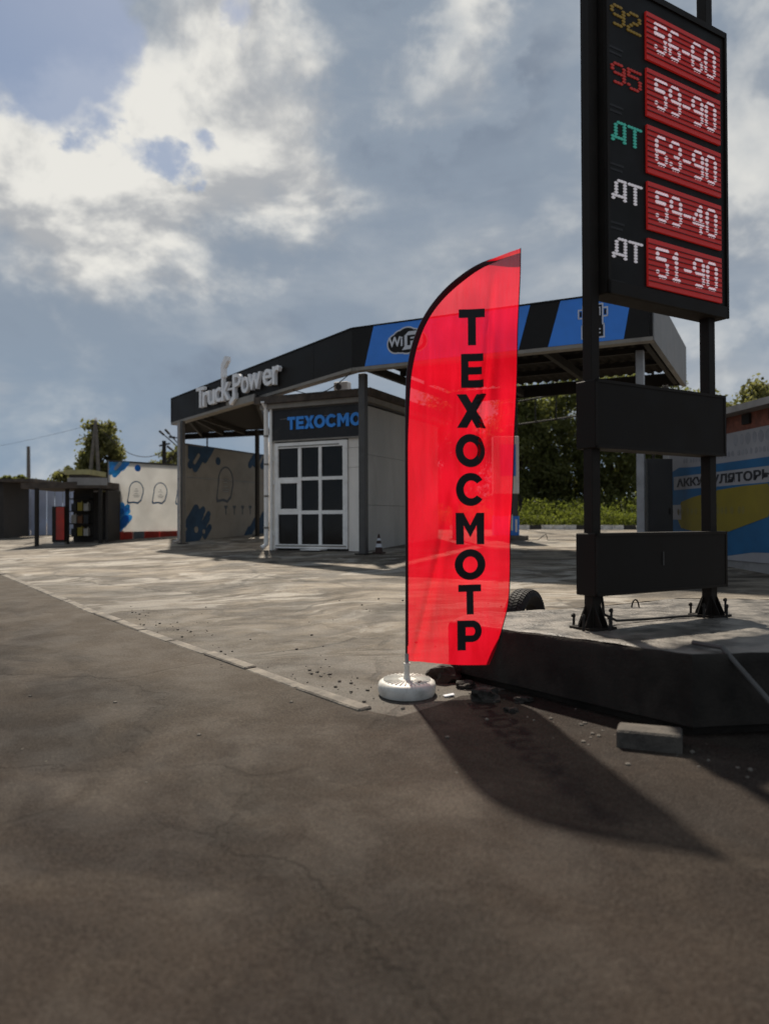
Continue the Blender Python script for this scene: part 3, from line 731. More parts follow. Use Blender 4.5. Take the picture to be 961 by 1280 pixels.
for ch, x0, x1, y0, y1 in boxes:
    m = MB(); (a0, b1), (a1, b0) = fa(x0, y0), fa(x1, y1)
    for q in GL[ch]:
        big = max(abs(q[0][0]-q[2][0]), abs(q[0][1]-q[2][1])) > .3
        for s_ in (subdiv(q, 5, 7) if big else subdiv(q, 1, 2)):
            pv = [(a0+(a1-a0)*x, b0+(b1-b0)*y) for x, y in s_]
            m.add([FF.at(a, b, cloth_off(a, b)+.0045) for a, b in pv], [(0, 1, 2, 3)])
    m.build('letter', M['ink'], cl)
# pole: straight lower part, then bent along the top
m = MB(); m.tube([FF.at(curve[0][0], FB.z+.10, 0)] + [FF.at(a-.004, b, 0) for a, b in curve[1:]], [.010]+[.0095-.004*i/len(curve) for i in range(len(curve)-1)], 10)
m.build('pole', M['pole'], ff, smooth=True)
# water-filled disc base with ribs, spout cap and tube
bs = MB(); bc = Vector((FF.at(curve[0][0], 0).x, FB.y, zg(FB.x, FB.y)-.005)); tl_ = Matrix.Rotation(math.radians(3), 3, 'X')
prof = [(.205, 0), (.228, .012), (.238, .04), (.238, .085), (.230, .110), (.210, .124), (.190, .127), (.06, .134), (.055, .134)]
bs.lathe(bc, prof, 56, tl_); base = bs.build('base_disc', M['white_plastic'], ff, smooth=True)
m = MB()
for i in range(30):
    a = 2*PI*i/30; c_, s_ = math.cos(a), math.sin(a)
    m.bar(bc+tl_@Vector((.075*c_, .075*s_, .134)), bc+tl_@Vector((.195*c_, .195*s_, .130)), .008, .012)
m.build('rib', M['white_plastic'], base)
m = MB(); m.lathe(bc+tl_@Vector((.10, -.10, .130)), [(.020, 0), (.020, .008), (.016, .011)], 18, tl_); m.build('filler_cap', M['post'], base, smooth=True)
m = MB(); m.lathe(bc+Vector((0, 0, .128)), [(.034, 0), (.026, .03), (.022, .06), (.021, .115), (.028, .117), (.028, .135), (.018, .137)], 22); m.build('pole_socket', M['white_plastic'], base, smooth=True)
m = MB(); m.tube([bc+Vector((0, 0, .25)), bc+Vector((0, 0, .34))], .016, 12); m.build('steel_tube', M['galv'], ff, smooth=True)

# ------------------------------------------------------------------ rubble and litter near the plinth
rub = [(640, 893, .05, 'small dark stone beneath the middle of the plinth edge', .7), (583, 862, .075, 'medium dark stone between the flag base and the tilted brown stone', .7), (555, 852, .15, 'large dark lump of broken asphalt beside the white flag base', .75), (607, 878, .10, 'tilted brown chunk of stone leaning against the plinth foot', .9), (655, 880, .07, 'flat dark stone low under the plinth edge', .5)]
for i, (px, py, r_, lab, sq) in enumerate(rub):
    p = G(px, py); m = MB(); m.rock(p+Vector((0, .05, r_*.25)), r_, i+3, 3, (1.25, 1, sq), .75, .98)
    tag(m.build('rubble_chunk', M['rubble'], base=p), lab, 'rubble')
p = G(816, 941); m = MB(); 
u_ = Vector((.9, -.35, 0)).normalized()
m.box(p+Vector((.02, .12, .045)), .40, .22, .15, u_)
tag(m.build('concrete_block', M['block'], base=p, bevel=.012), 'grey broken concrete block lying in front of the plinth', 'concrete block')
p = G(561, 871); m = MB(); m.box(p+Vector((0, 0, .012)), .085, .05, .008, (.9, .2, .12)); tag(m.build('paper_scrap', M['white_print'], base=p), 'small white scrap of packaging beside the flag base', 'litter')
m = MB(); rr = random.Random(11)
for i in range(250):
    if i < 110:
        a, b_ = rr.choice(list(zip(kp[:4], kp[1:5]))); q = a.lerp(b_, rr.random()); x, y = q.x+abs(rr.gauss(.05, .35)), q.y+abs(rr.gauss(.05, .35))
    elif i < 170:
        x, y = rr.uniform(.1, 2.3), 0; y = 6.55-(x-.5)*1.0+rr.gauss(-.15, .22)
        if x > 1.4: y -= .1
    else:
        x, y = rr.uniform(-3.5, 2.5), rr.uniform(4.5, 12)
    s_ = rr.choice((.006, .007, .008, .01, .012, .018)); m.rock((x, y, zg(x, y)+s_*.4), s_, i, 1, (1, 1, .7))
tag(m.build('gravel', M['rubble_pale']), kind='stuff')

# ------------------------------------------------------------------ station canopy
C0 = (P(214, 500, 26).x, 26.0); C1 = (P(440, 430, 19.3).x, 19.3); C2 = (P(816, 400, 16).x, 16.0)
u2 = Vector((C2[0]-C1[0], C2[1]-C1[1], 0)).normalized(); v2 = Vector((-u2.y, u2.x, 0)); DEP = 6.3
C3 = (C2[0]+v2.x*DEP, C2[1]+v2.y*DEP); C4 = (C1[0]+v2.x*DEP, C1[1]+v2.y*DEP)
F1 = Frame(C0, C1); F2 = Frame(C1, C2); F3 = Frame(C2, C3)
cn = thing('station_canopy', 'long black and blue station canopy on steel posts behind the flag', 'canopy', on_ground(C1[0], C1[1]))
z0t, z0b = F1.hit(214, 499)[1], F1.hit(214, 528)[1]; z1t, z1b = F1.hit(440, 411)[1], F1.hit(440, 459.5)[1]; z2t, z2b = F2.hit(816, 364)[1], F2.hit(816, 421.5)[1]
z2t = (z1t+z2t)/2+.03; z2b = (z1b+z2b)/2
TH = .28
def lerp(a, b, k): return a+(b-a)*k
NP = 6
for i in range(NP):
    k0_, k1_ = i/NP, (i+1)/NP; g_ = .004/F1.L
    ka, kb = k0_+g_, k1_-g_
    q = [(ka*F1.L, lerp(z0b, z1b, ka)), (kb*F1.L, lerp(z0b, z1b, kb)), (kb*F1.L, lerp(z0t, z1t, kb)), (ka*F1.L, lerp(z0t, z1t, ka))]
    m = MB(); m.fpoly(F1, q, -TH, 0); m.build('fascia_panel', M['fascia'], cn)
m = MB(); m.fpoly(F1, [(-.012, z0b-.0), (-.002, z0b), (-.002, z0t+.01), (-.012, z0t+.01)], -TH-.02, .015); m.build('end_cap', M['post'], cn)
for F, a0, a1, zb_, zb2, zt_, zt2 in ((F1, 0, F1.L-.02, z0b, z1b, z0t, z1t), (F2, .0, F2.L, z1b, z2b, z1t, z2t)):
    m = MB(); m.fpoly(F, [(a0, zb_-.085), (a1, zb2-.085), (a1, zb2-.003), (a0, zb_-.003)], -TH+.02, .012); m.build('lower_trim', M['trim'], cn)
    m = MB(); m.fpoly(F, [(a0, zt_+.003), (a1, zt2+.003), (a1, zt2+.035), (a0, zt_+.035)], -TH, .02); m.build('cap_flashing', M['fascia'], cn)
NP = 4
for i in range(NP):
    ka, kb = i/NP, (i+1)/NP-.0008
    m = MB(); m.fpoly(F2, [(ka*F2.L, lerp(z1b, z2b, ka)), (kb*F2.L, lerp(z1b, z2b, kb)), (kb*F2.L, lerp(z1t, z2t, kb)), (ka*F2.L, lerp(z1t, z2t, ka))], -TH, 0); m.build('fascia_panel', M['fascia'], cn)
def zb2(a): return lerp(z1b, z2b, a/F2.L)
def zt2(a): return lerp(z1t, z2t, a/F2.L)
def stripe(tl, bl, tr_, br, name='blue_stripe', mt='blue'):
    A = [F2.hit(*q)[0] for q in (bl, br, tr_, tl)]
    m = MB(); m.fpoly(F2, [(A[0], zb2(A[0])+.004), (A[1], zb2(A[1])+.004), (A[2], zt2(A[2])-.004), (A[3], zt2(A[3])-.004)], .001, .008); return m.build(name, M[mt], cn)
st1 = stripe((467, 408), (456, 457), (662.6, 384), (648, 436)); st2 = stripe((700.5, 378), (685, 431), (790, 368), (779.5, 424))
# round emblem with WiFi lettering
def circ(c, r, n=28): return [(c[0]+r*math.cos(2*PI*i/n), c[1]+r*math.sin(2*PI*i/n)) for i in range(n)]
ec = F2.hit(509, 426); er = abs(F2.hit(509, 410)[1]-F2.hit(509, 442)[1])/2
for k, (mt, grow, o0, o1) in enumerate((('white_print', 0.035, .009, .012), ('fascia', 0, .013, .016))):
    m = MB(); ax_ = er*1.15
    for dx, dy, rr_ in ((0, .05, .98), (-.85, -.12, .70), (.85, -.12, .70), (-.45, .0, .85), (.45, 0, .85)):
        oo = .0003*abs(dx)+.0002*(dx > 0)
        m.fpoly(F2, circ((ec[0]+dx*er*1.12, ec[1]+dy*er), rr_*er+grow), o0, o1+oo)
    m.build('emblem_cloud', M[mt], cn)
m = MB(); letters(m, 'Wi', F2, ec[0]-er*1.62, ec[0]-er*.38, ec[1]-er*.36, ec[1]+er*.42, .0175, .0205, .03); m.build('emblem_lettering', M['white_print'], cn)
m = MB(); x0, x1, y0, y1 = ec[0]-er*.22, ec[0]+er*1.35, ec[1]-er*.62, ec[1]+er*.72
m.fpoly(F2, [(x0-er*.22, y0-.02), (x1-er*.35, y0), (x1, y0+er*.3), (x1, y1), (x0+er*.35, y1), (x0, y1-er*.3), (x0, y0+er*.2)], .0175, .0205); m.build('emblem_plate', M['white_print'], cn)
m = MB(); letters(m, 'Fi', F2, x0+er*.25, x1-er*.3, ec[1]-er*.36, ec[1]+er*.42, .021, .024, .03); m.build('emblem_lettering', M['fascia'], cn)
# block-pixel truck front emblem
tcx, tcz = F2.hit(741, 402); U = abs(F2.hit(741, 378)[1]-F2.hit(741, 422)[1])/14
m = MB(); mk = MB()
def tb(mb, x0, x1, y0, y1, o0=.009, o1=.013): mb.fbox(F2, tcx+x0*U, tcx+x1*U, tcz+y0*U, tcz+y1*U, o0, o1)
for s_ in (-1, 1):
    X = lambda a, b: (min(s_*a, s_*b), max(s_*a, s_*b))
    for a, b, c_, d_ in ((3.6, 4.1, -1, 6.5), (4.1, 5.4, 4.9, 5.4), (5.4, 5.9, 1.5, 5.4), (4.1, 5.9, 1.5, 2), (4.1, 4.6, -5.2, -1), (3.6, 4.6, -1.5, -1), (2.2, 4.6, -6.7, -6.2), (4.1, 4.6, -6.2, -5.2), (1.6, 3.0, -3.4, -2.9), (1.6, 3.0, -4.9, -4.4), (0, 4.1, 6.5, 7.0), (.5, 3.0, 5.2, 5.6), (2.6, 3.0, 2.2, 5.2)):
        q = X(a, b); tb(m, q[0], q[1], c_, d_)
    q = X(4.4, 5.2); tb(mk, q[0], q[1], 2.4, 4.5, .009, .012)
tb(mk, -3.5, 3.5, -1, 6.4, .0085, .0088); tb(mk, -4, 4, -6.1, -1.01, .0085, .0088)
m.build('truck_emblem', M['white_print'], cn); mk.build('truck_emblem_fill', M['fascia'], cn)  # black print fills the white truck outline
# side fascia on the right, lighter sheet
q = F3.L
m = MB(); m.fpoly(F3, [(0, z2b-.08), (q, z2b-.08), (q, z2t+.03), (0, z2t+.03)], -.10, .02); m.build('side_fascia', M['galv_dark'], cn)
# corrugated roof over the bays, ribs running front to back
def corr(mb, o, u, v, LU, LV, z, per=.22, amp=.035, slope=0):
    nU = int(LU/per)*4; vs_ = []
    prof_ = [0, 1, 1, 0]
    for j in range(2):
        for i in range(nU+1):
            p = o + u*(LU*i/nU) + v*(LV*j); vs_.append(Vector((p.x, p.y, z+slope*j+(amp if (i % 4) in (1, 2) else 0))))
    mb.add(vs_, [(i, i+1, nU+2+i, nU+1+i) for i in range(nU)])
O1 = Vector((C1[0], C1[1], 0))
m = MB(); corr(m, O1+v2*.30+u2*.12, u2, v2, F2.L-.24, DEP-.42, z1b+.32, .26, .05, .0); m.build('roof_sheet', M['sheet'], cn)
m = MB()
for k in (.10, .36, .62, .96):
    p = O1+v2*(DEP*k+.22)
    m.box(p+u2*F2.L/2+Vector((0, 0, z1b+.24)), F2.L-.3, .10, .13, u2)
m.build('purlin', M['dark_steel'], cn)
m = MB()
for k in (.03, .35, .66, .965):
    p = O1+u2*(F2.L*k)+v2*(DEP/2+.1); m.box(p+Vector((0, 0, z1b+.06)), DEP-.5, .12, .20, v2)
m.build('rafter', M['dark_steel'], cn)
m = MB(); m.box(O1+u2*(F2.L/2)+v2*(DEP-.05)+Vector((0, 0, z1b+.10)), F2.L-.1, .06, .34, u2); m.build('rear_fascia', M['dark_steel'], cn)
def post(x, y, top, mt, wd=.2, u=u2, name='post'):
    m = MB(); b0 = zg(x, y)-.05
    m.box((x, y, (b0+top)/2), wd, wd, top-b0, u); p = m.build(name, M[mt], cn, bevel=.01)
    m = MB(); m.box((x, y, zg(x, y)+.012), wd+.16, wd+.16, .03, u); m.build('foot_plate', M['dark_steel'], p)
    return p
pc = G(454.5, 693); post(pc.x, pc.y, z1b-.085, 'post', .185)
pr = P(801, 600, 17.0); post(pr.x, pr.y, z2b-.085, 'galv', .17)
pr2 = (C3[0]-.5*u2.x-.3*v2.x, C3[1]-.5*u2.y-.3*v2.y); post(pr2[0], pr2[1], z2b-.06, 'galv', .16)
pl2 = (C4[0]+.2, C4[1]-.2); post(pl2[0], pl2[1], z2b-.06, 'post', .16)
p0_ = G(228.5, 680); lp_ = post(p0_.x, p0_.y, z0b-.02, 'post', .12, F1.u)
m = MB(); m.tube([(p0_.x-.10, p0_.y-.12, z0b-.1), (p0_.x-.10, p0_.y-.12, zg(p0_.x, p0_.y)+.18), (p0_.x-.14, p0_.y-.18, zg(p0_.x, p0_.y)+.10), (p0_.x-.24, p0_.y-.30, zg(p0_.x, p0_.y)+.07)], .05, 10); m.build('downpipe', M['galv'], cn, smooth=True)
# knee braces and the loose cable under the front
m = MB(); q0 = Vector((pc.x, pc.y, z1b-.75)); 
m.bar(O1+u2*1.15+v2*.35+Vector((0, 0, z1b+.02)), O1+u2*2.6+v2*1.2+Vector((0, 0, z1b-.28)), .10); m.build('brace', M['dark_steel'], cn)
k0 = Vector(F1.at(F1.L*.72, lerp(z0b, z1b, .72)-.08, -.1)); k1 = Vector(F1.at(F1.L*.985, z1b-.08, -.1))
m = MB(); m.tube([k0.lerp(k1, i/10)-Vector((0, 0, .30*math.sin(PI*i/10))) for i in range(11)], .012, 6); m.build('loose_cable', M['rubber'], cn)
# 3D name letters fixed to the slanting fascia
nm = [('T', 257, 312, 302, 458), ('r', 303, 337, 335, 447), ('u', 338, 386, 322, 436), ('c', 389, 432, 305, 418), ('k', 436, 492, 205, 408), ('-', 482, 514, 311, 331), ('P', 514, 572, 205, 375), ('o', 575, 627, 228, 356), ('w', 622, 712, 196, 334), ('e', 728, 790, 172, 306), ('r', 796, 846, 150, 292)]
for ch, x0, x1, y0, y1 in nm:
    a0, b0 = F1.hit(205+x0/5.653, 430+y1/5.653); a1, b1 = F1.hit(205+x1/5.653, 430+y0/5.653)
    m = MB(); letters(m, ch, F1, a0, a1, b0, b1, .05, .16, .012 if ch != '-' else 0)
    if ch == 'k':
        w_ = (a1-a0)*.36; zt_ = F1.hit(205+445/5.653, 430+178/5.653)[1]
        m.fbox(F1, a0+.002, a0+w_, b1-.1, zt_, .052, .178)
        m.fpoly(F1, [(a0+.002, zt_), (a0+w_, zt_), (a0+w_*2.3, zt_+.20), (a0+w_*2.3, zt_+.33), (a0+w_*1.4, zt_+.36), (a0+.002, zt_+.12)], .052, .178)
    if ch == 'P':
        w_ = (a1-a0)*.34; z_ = F1.hit(205+530/5.653, 430+428/5.653)[1]
        m.fpoly(F1, [(a0+.02, b0+.1), (a0+.02+w_, b0+.1), (a0+.02+w_, z_+.16), (a0-.10, z_), (a0-.16, z_+.09), (a0+.02, z_+.24)], .052, .178)
    m.build('letter', M['letter_grey'], cn, bevel=0)

# ------------------------------------------------------------------ inspection shed
B0 = (P(336, 600, 21.9).x, 21.9); B1 = (P(457, 600, 20.55).x, 20.55)
FB_ = Frame(B0, B1); ub = FB_.u; vb = Vector((-ub.y, ub.x, 0)); BD = 5.2
B2 = (B1[0]+vb.x*BD, B1[1]+vb.y*BD); B3 = (B0[0]+vb.x*BD, B0[1]+vb.y*BD)
FS = Frame(B1, B2); gz = min(zg(*B0), zg(*B1), zg(*B3))-.05
bt = FB_.hit(400, 505)[1]
sd = thing('inspection_shed', 'low pale panelled shed with a glazed white gate and blue lettering under the canopy', 'building', on_ground(B0[0], B0[1]))
def C2P(x, y): return FB_.hit(320+x/4.805, 470+y/4.805)
def c2(x, y, F=None): return (F or FB_).hit(320+x/4.805, 470+y/4.805)
# core (inner dark body) and panels
m = MB(); ins = .1
cp = [Vector((*B0, 0))+ub*ins+vb*ins, Vector((*B1, 0))-ub*ins+vb*ins, Vector((*B2, 0))-ub*ins-vb*ins, Vector((*B3, 0))+ub*ins-vb*ins]
m.prism([(p.x, p.y) for p in cp], gz, bt-.02); m.build('core_wall', M['darkwall'], sd)
bz = [c2(300, 1040)[1]-.03, c2(300, 385)[1]]
zdoor0 = zg(*B0)-.02; ga0 = c2(118, 700)[0]; ga1 = c2(555, 700)[0]
def wallpanel(F, a0, a1, b0, b1, o0=-.1, o1=0, mt='panel'):
    m = MB(); m.fbox(F, a0+.004, a1-.004, b0+.004, b1-.004, o0, o1); return m.build('wall_panel', M[mt], sd)
zs = [zdoor0-.1, c2(590, 548)[1], c2(590, 430)[1], bz[1]]
for b0, b1 in zip(zs, zs[1:]): wallpanel(FB_, ga1, FB_.L, b0, b1)
wallpanel(FB_, 0, ga0, zdoor0-.1, bz[1])
j1 = FS.hit(459, 568)[1]; j2 = FS.hit(480, 632)[1]
wallpanel(FS, 0, FS.L, zdoor0-.1, j2, mt='panel_shaded'); wallpanel(FS, 0, FS.L, j2, j1, mt='panel_shaded'); wallpanel(FS, 0, FS.L, j1, bt-.12, mt='panel_shaded')
FL_ = Frame(B3, B0); wallpanel(FL_, 0, FL_.L-.101, gz, bt-.1)
# name board and lettering
nb0 = c2(300, 383)[1]; nb1 = c2(300, 196)[1]
m = MB(); m.fbox(FB_, c2(104, 300)[0], FB_.L-.01, nb0+.02, nb1, -.1, .05); nbd = m.build('name_board', M['board'], sd)
m = MB(); m.fbox(FB_, c2(104, 300)[0], FB_.L, nb0-.03, nb0+.017, -.05, .075); m.build('board_trim', M['trim'], nbd)
lx = [197, 246, 300, 357, 420, 495, 573, 655]
for ch, x0, x1 in zip('ТЕХОСМО', (198, 250, 299, 357, 427, 497, 573), (243, 296, 357, 424, 491, 566, 640)):
    (a0, b0), (a1, b1) = c2(x0, 318), c2(x1, 240)
    zz0 = c2(400, 312)[1]; zz1 = c2(400, 234)[1]
    m = MB(); 
    for q in GL[ch]: m.fpoly(FB_, [(a0+(a1-a0)*x, zz0+(zz1-zz0)*y) for x, y in q], .052, .085)
    m.build('letter', M['name_blue'], nbd)
m = MB(); m.tube([FB_.at(c2(150, 260)[0], c2(150, 262)[1], .06), FB_.at(c2(380, 245)[0], c2(380, 243)[1], .06), FB_.at(c2(635, 226)[0], c2(635, 224)[1], .06)], .006, 5); m.build('wire', M['galv'], nbd)
# roof slab with rusty edge, pale beam below
rz0 = c2(400, 172)[1]; rz1 = c2(400, 118)[1]
def slab(mb, b0, b1, ov):
    pts = [Vector((*B0, 0))-ub*ov-vb*ov, Vector((*B1, 0))+ub*(ov+.0)-vb*ov, Vector((*B2, 0))+ub*ov+vb*ov, Vector((*B3, 0))-ub*ov+vb*ov]
    mb.prism([(p.x, p.y) for p in pts], b0, b1)
zr = c2(400, 148)[1]; ztop_ = c2(400, 105)[1]; zr0 = c2(400, 178)[1]
m = MB(); slab(m, zr, ztop_, .30); m.build('roof_slab', M['rust'], sd)
m = MB(); slab(m, zr0, zr-.003, .18); m.build('roof_beam', M['trim'], sd)
m = MB(); slab(m, nb1+.005, zr0-.003, .06); m.build('eaves_board', M['post'], sd)
# glazed gate 3 x 3
gt = MB(); fa0, fz1 = c2(118, 700)[0], c2(300, 396)[1]; fa1, fz0 = c2(553, 700)[0], c2(330, 1036)[1]
colx = [(137, 257), (275, 380), (397, 525)]; rowy = [(428, 606), (626, 808), (830, 1012)]
ca = [(c2(x0, 700)[0], c2(x1, 700)[0]) for x0, x1 in colx]; rb = [(c2(330, y1)[1], c2(330, y0)[1]) for y0, y1 in rowy]
gt.fbox(FB_, fa0, ca[0][0], fz0, fz1, -.06, .05); gt.fbox(FB_, ca[2][1], fa1, fz0, fz1, -.06, .05)
gt.fbox(FB_, ca[0][0], ca[2][1], fz0, rb[2][0], -.06, .049); gt.fbox(FB_, ca[0][0], ca[2][1], rb[0][1], fz1, -.06, .049)
gate = gt.build('gate_frame', M['frame'], sd)
for i in range(2):
    m = MB(); m.fbox(FB_, ca[i][1], ca[i+1][0], rb[2][0], rb[0][1], -.05, .042); m.build('mullion', M['frame'], gate)
    for j in range(3):
        m = MB(); m.fbox(FB_, ca[j][0], ca[j][1], rb[i+1][1], rb[i][0], -.05, .038); m.build('transom', M['frame'], gate)
for i in range(3):
    for j in range(3):
        m = MB(); m.fbox(FB_, ca[j][0], ca[j][1], rb[i][0], rb[i][1], -.03, -.012); m.build('pane', M['glass'], gate)
a0, a1 = ca[0]; b0, b1 = rb[1]; e = .075; m = MB()
for q in ((a0, a0+e, b0, b1), (a1-e*.4, a1, b0, b1), (a0+e, a1-e*.4, b0, b0+e*.7), (a0+e, a1-e*.4, b1-e*.9, b1)): m.fbox(FB_, *q, -.011, .046)
m.build('vent_sash', M['frame'], gate)
for q in ((fa0+.03, fa1-.03, fz0+.05, fz0+.085), (fa0+.12, fa1-.25, fz1-.12, fz1-.09)):
    m = MB(); m.fbox(FB_, *q, .051, .06); m.build('gate_bead', M['trim'], gate)
for y in (500, 640, 945):
    m = MB(); z_ = c2(120, y)[1]; m.tube([FB_.at(fa0-.03, z_-.06, .06), FB_.at(fa0-.03, z_+.06, .06)], .022, 8); m.build('hinge', M['frame'], gate)
m = MB(); m.fbox(FB_, FB_.L*.42, FB_.L*.62, fz0-.035, fz0-.012, .02, .42); m.build('threshold_plate', M['frame'], sd)
# downpipe at the left corner
a_ = c2(82, 600)[0]; zt_ = c2(80, 185)[1]; za = zg(*B0)
m = MB(); m.tube([FB_.at(a_-.03, zt_+.12, .30), FB_.at(a_-.03, zt_-.05, .13), FB_.at(a_-.03, za+.42, .13)], .065, 12); m.tube([FB_.at(a_-.03, za+.42, .13), FB_.at(a_-.03, za+.16, .14), FB_.at(a_-.10, za+.06, .26)], .067, 12)
dp = m.build('downpipe', M['frame'], sd, smooth=True)
for z_ in (za+.6, za+1.5, za+2.4, za+3.2):
    m = MB(); m.lathe(FB_.at(a_-.03, z_, .13), [(.064, 0), (.078, .006), (.078, .05), (.064, .056)], 14); m.build('pipe_clip', M['trim'], dp)
m = MB(); m.fbox(FB_, a_+.06, a_+.13, za-.05, zt_, -.02, .10); m.build('corner_post', M['frame'], sd)
# air conditioner on the roof
ap = P(428, 487, 21.35); ac = thing('air_conditioner', 'small white outdoor air conditioner unit on the shed roof', 'air conditioner', (ap.x, ap.y, ztop_))
m = MB(); m.box((ap.x, ap.y, ztop_+.185), .42, .26, .33, (.93, -.37, 0)); bx_ = m.build('casing', M['frame'], ac, bevel=.015)
m = MB(); fr = Frame((ap.x-.2, ap.y-.12), (ap.x+.2, ap.y-.28)); m.lathe(fr.at(.12, ztop_+.19, .03), [(.085, -.004), (.085, .004)], 20, Matrix.Rotation(PI/2, 3, 'X')); m.build('fan_grille', M['post'], ac)
for q in ((ap.x-.14, ap.y), (ap.x+.14, ap.y-.1)):
    m = MB(); m.box((q[0], q[1], ztop_+.01), .04, .26, .025, (.93, -.37, 0)); m.build('foot', M['post'], ac)
# cone
cp_ = G(473.5, 692); cpz = cp_
cnr = thing('traffic_cone', 'dark traffic cone with two white bands beside the shed wall', 'traffic cone', cp_)
m = MB(); m.box(cp_+Vector((0, 0, .02)), .27, .27, .04, (.9, -.4, 0)); m.build('foot', M['cone_dark'], cnr, bevel=.01)
m = MB(); m.lathe(cp_+Vector((0, 0, .035)), [(.105, 0), (.022, .46), (.014, .47)], 20); cb_ = m.build('cone_body', M['cone_dark'], cnr, smooth=True)
for h0, h1 in ((.13, .22), (.30, .36)):
    rr_ = lambda h: .105-(.083)*h/.46+.003
    m = MB(); m.lathe(cp_+Vector((0, 0, .035)), [(rr_(h0), h0), (rr_(h1), h1)], 20); m.build('white_band', M['white_print'], cb_)

# ------------------------------------------------------------------ low roof over the left bay + rear post, part of the canopy
rf = [F1.at(F1.L*.02, 0, -TH-.02), F1.at(F1.L*.15, 0, -TH-.02), Vector((*B0, 0))+Vector((-.35, .1, 0)), Vector((P(335, 545, 30).x, 30, 0)), Vector((P(226, 545, 31.5).x, 31.5, 0))]
zl = z0b+.05
m = MB(); m.prism([(p.x, p.y) for p in rf], zl+.20, zl+.26); m.build('bay_roof', M['sheet'], cn)
def edge_beam(p, q, z, h, wd, mt, nme):
    m = MB(); a, b_ = Vector(p), Vector(q); a.z = b_.z = z; m.bar(a, b_, wd, h); m.build(nme, M[mt], cn)
edge_beam(rf[1].lerp(rf[2], .02), rf[2].lerp(rf[1], .02), zl+.15, .20, .10, 'trim', 'bay_beam')
edge_beam(rf[3], rf[4], zl+.07, .22, .10, 'dark_steel', 'bay_beam'); edge_beam(rf[0], rf[4], zl+.07, .22, .10, 'dark_steel', 'bay_beam'); edge_beam(rf[2], rf[3], zl+.07, .22, .10, 'dark_steel', 'bay_beam')
for k in (.25, .5, .75): edge_beam(rf[0].lerp(rf[1], k), rf[4].lerp(rf[3], k), zl+.11, .16, .08, 'dark_steel', 'bay_joist')
pp_ = P(321.5, 600, 28.6); post(pp_.x, pp_.y, zl, 'dark_steel', .13)

# ------------------------------------------------------------------ printed banner walls
def capsule(p, ang, L_, r_, n=8):
    c_, s_ = math.cos(ang), math.sin(ang); out = []
    for k, sg_ in ((1, 1), (-1, -1)):
        for i in range(n+1):
            th = ang + (-PI/2 + PI*i/n if k == 1 else PI/2 + PI*i/n)
            cx_ = p[0]+(L_/2 if k == 1 else -L_/2)*c_; cy_ = p[1]+(L_/2 if k == 1 else -L_/2)*s_
            out.append((cx_+r_*math.cos(th), cy_+r_*math.sin(th)))
    return out
def clip(poly, a0, a1, b0, b1):
    def half(ps, f, lim, sgn):
        out = []
        for p, q in zip(ps, ps[1:]+ps[:1]):
            ip, iq = sgn*(p[f]-lim) >= 0, sgn*(q[f]-lim) >= 0
            if ip: out.append(p)
            if ip != iq:
                k = (lim-p[f])/(q[f]-p[f]); out.append(tuple(p[j]+(q[j]-p[j])*k for j in range(2)))
        return out
    for f, lim, sgn in ((0, a0, 1), (0, a1, -1), (1, b0, 1), (1, b1, -1)):
        poly = half(poly, f, lim, sgn)
        if len(poly) < 3: return []
    return poly
def outline(mb, F, pts, wd, o0, o1):
    n = len(pts); cx_ = sum(p[0] for p in pts)/n; cy_ = sum(p[1] for p in pts)/n
    for p, q in zip(pts, pts[1:]+pts[:1]):
        f = lambda r_: (cx_+(r_[0]-cx_)*(1-wd), cy_+(r_[1]-cy_)*(1-wd))
        mb.fpoly(F, [p, q, f(q), f(p)], o0, o1)
def drop(c, h, w_):
    pts = ell(c[0], c[1]+h*.08, w_/2, h*.42, -.15*PI, 1.02*PI, 22)
    return pts + [(c[0]-w_*.62, c[1]-h*.40), (c[0]-w_*.58, c[1]-h*.5), (c[0]-w_*.2, c[1]-h*.46), (c[0]+w_*.1, c[1]-h*.5), (c[0]+w_*.34, c[1]-h*.36)]
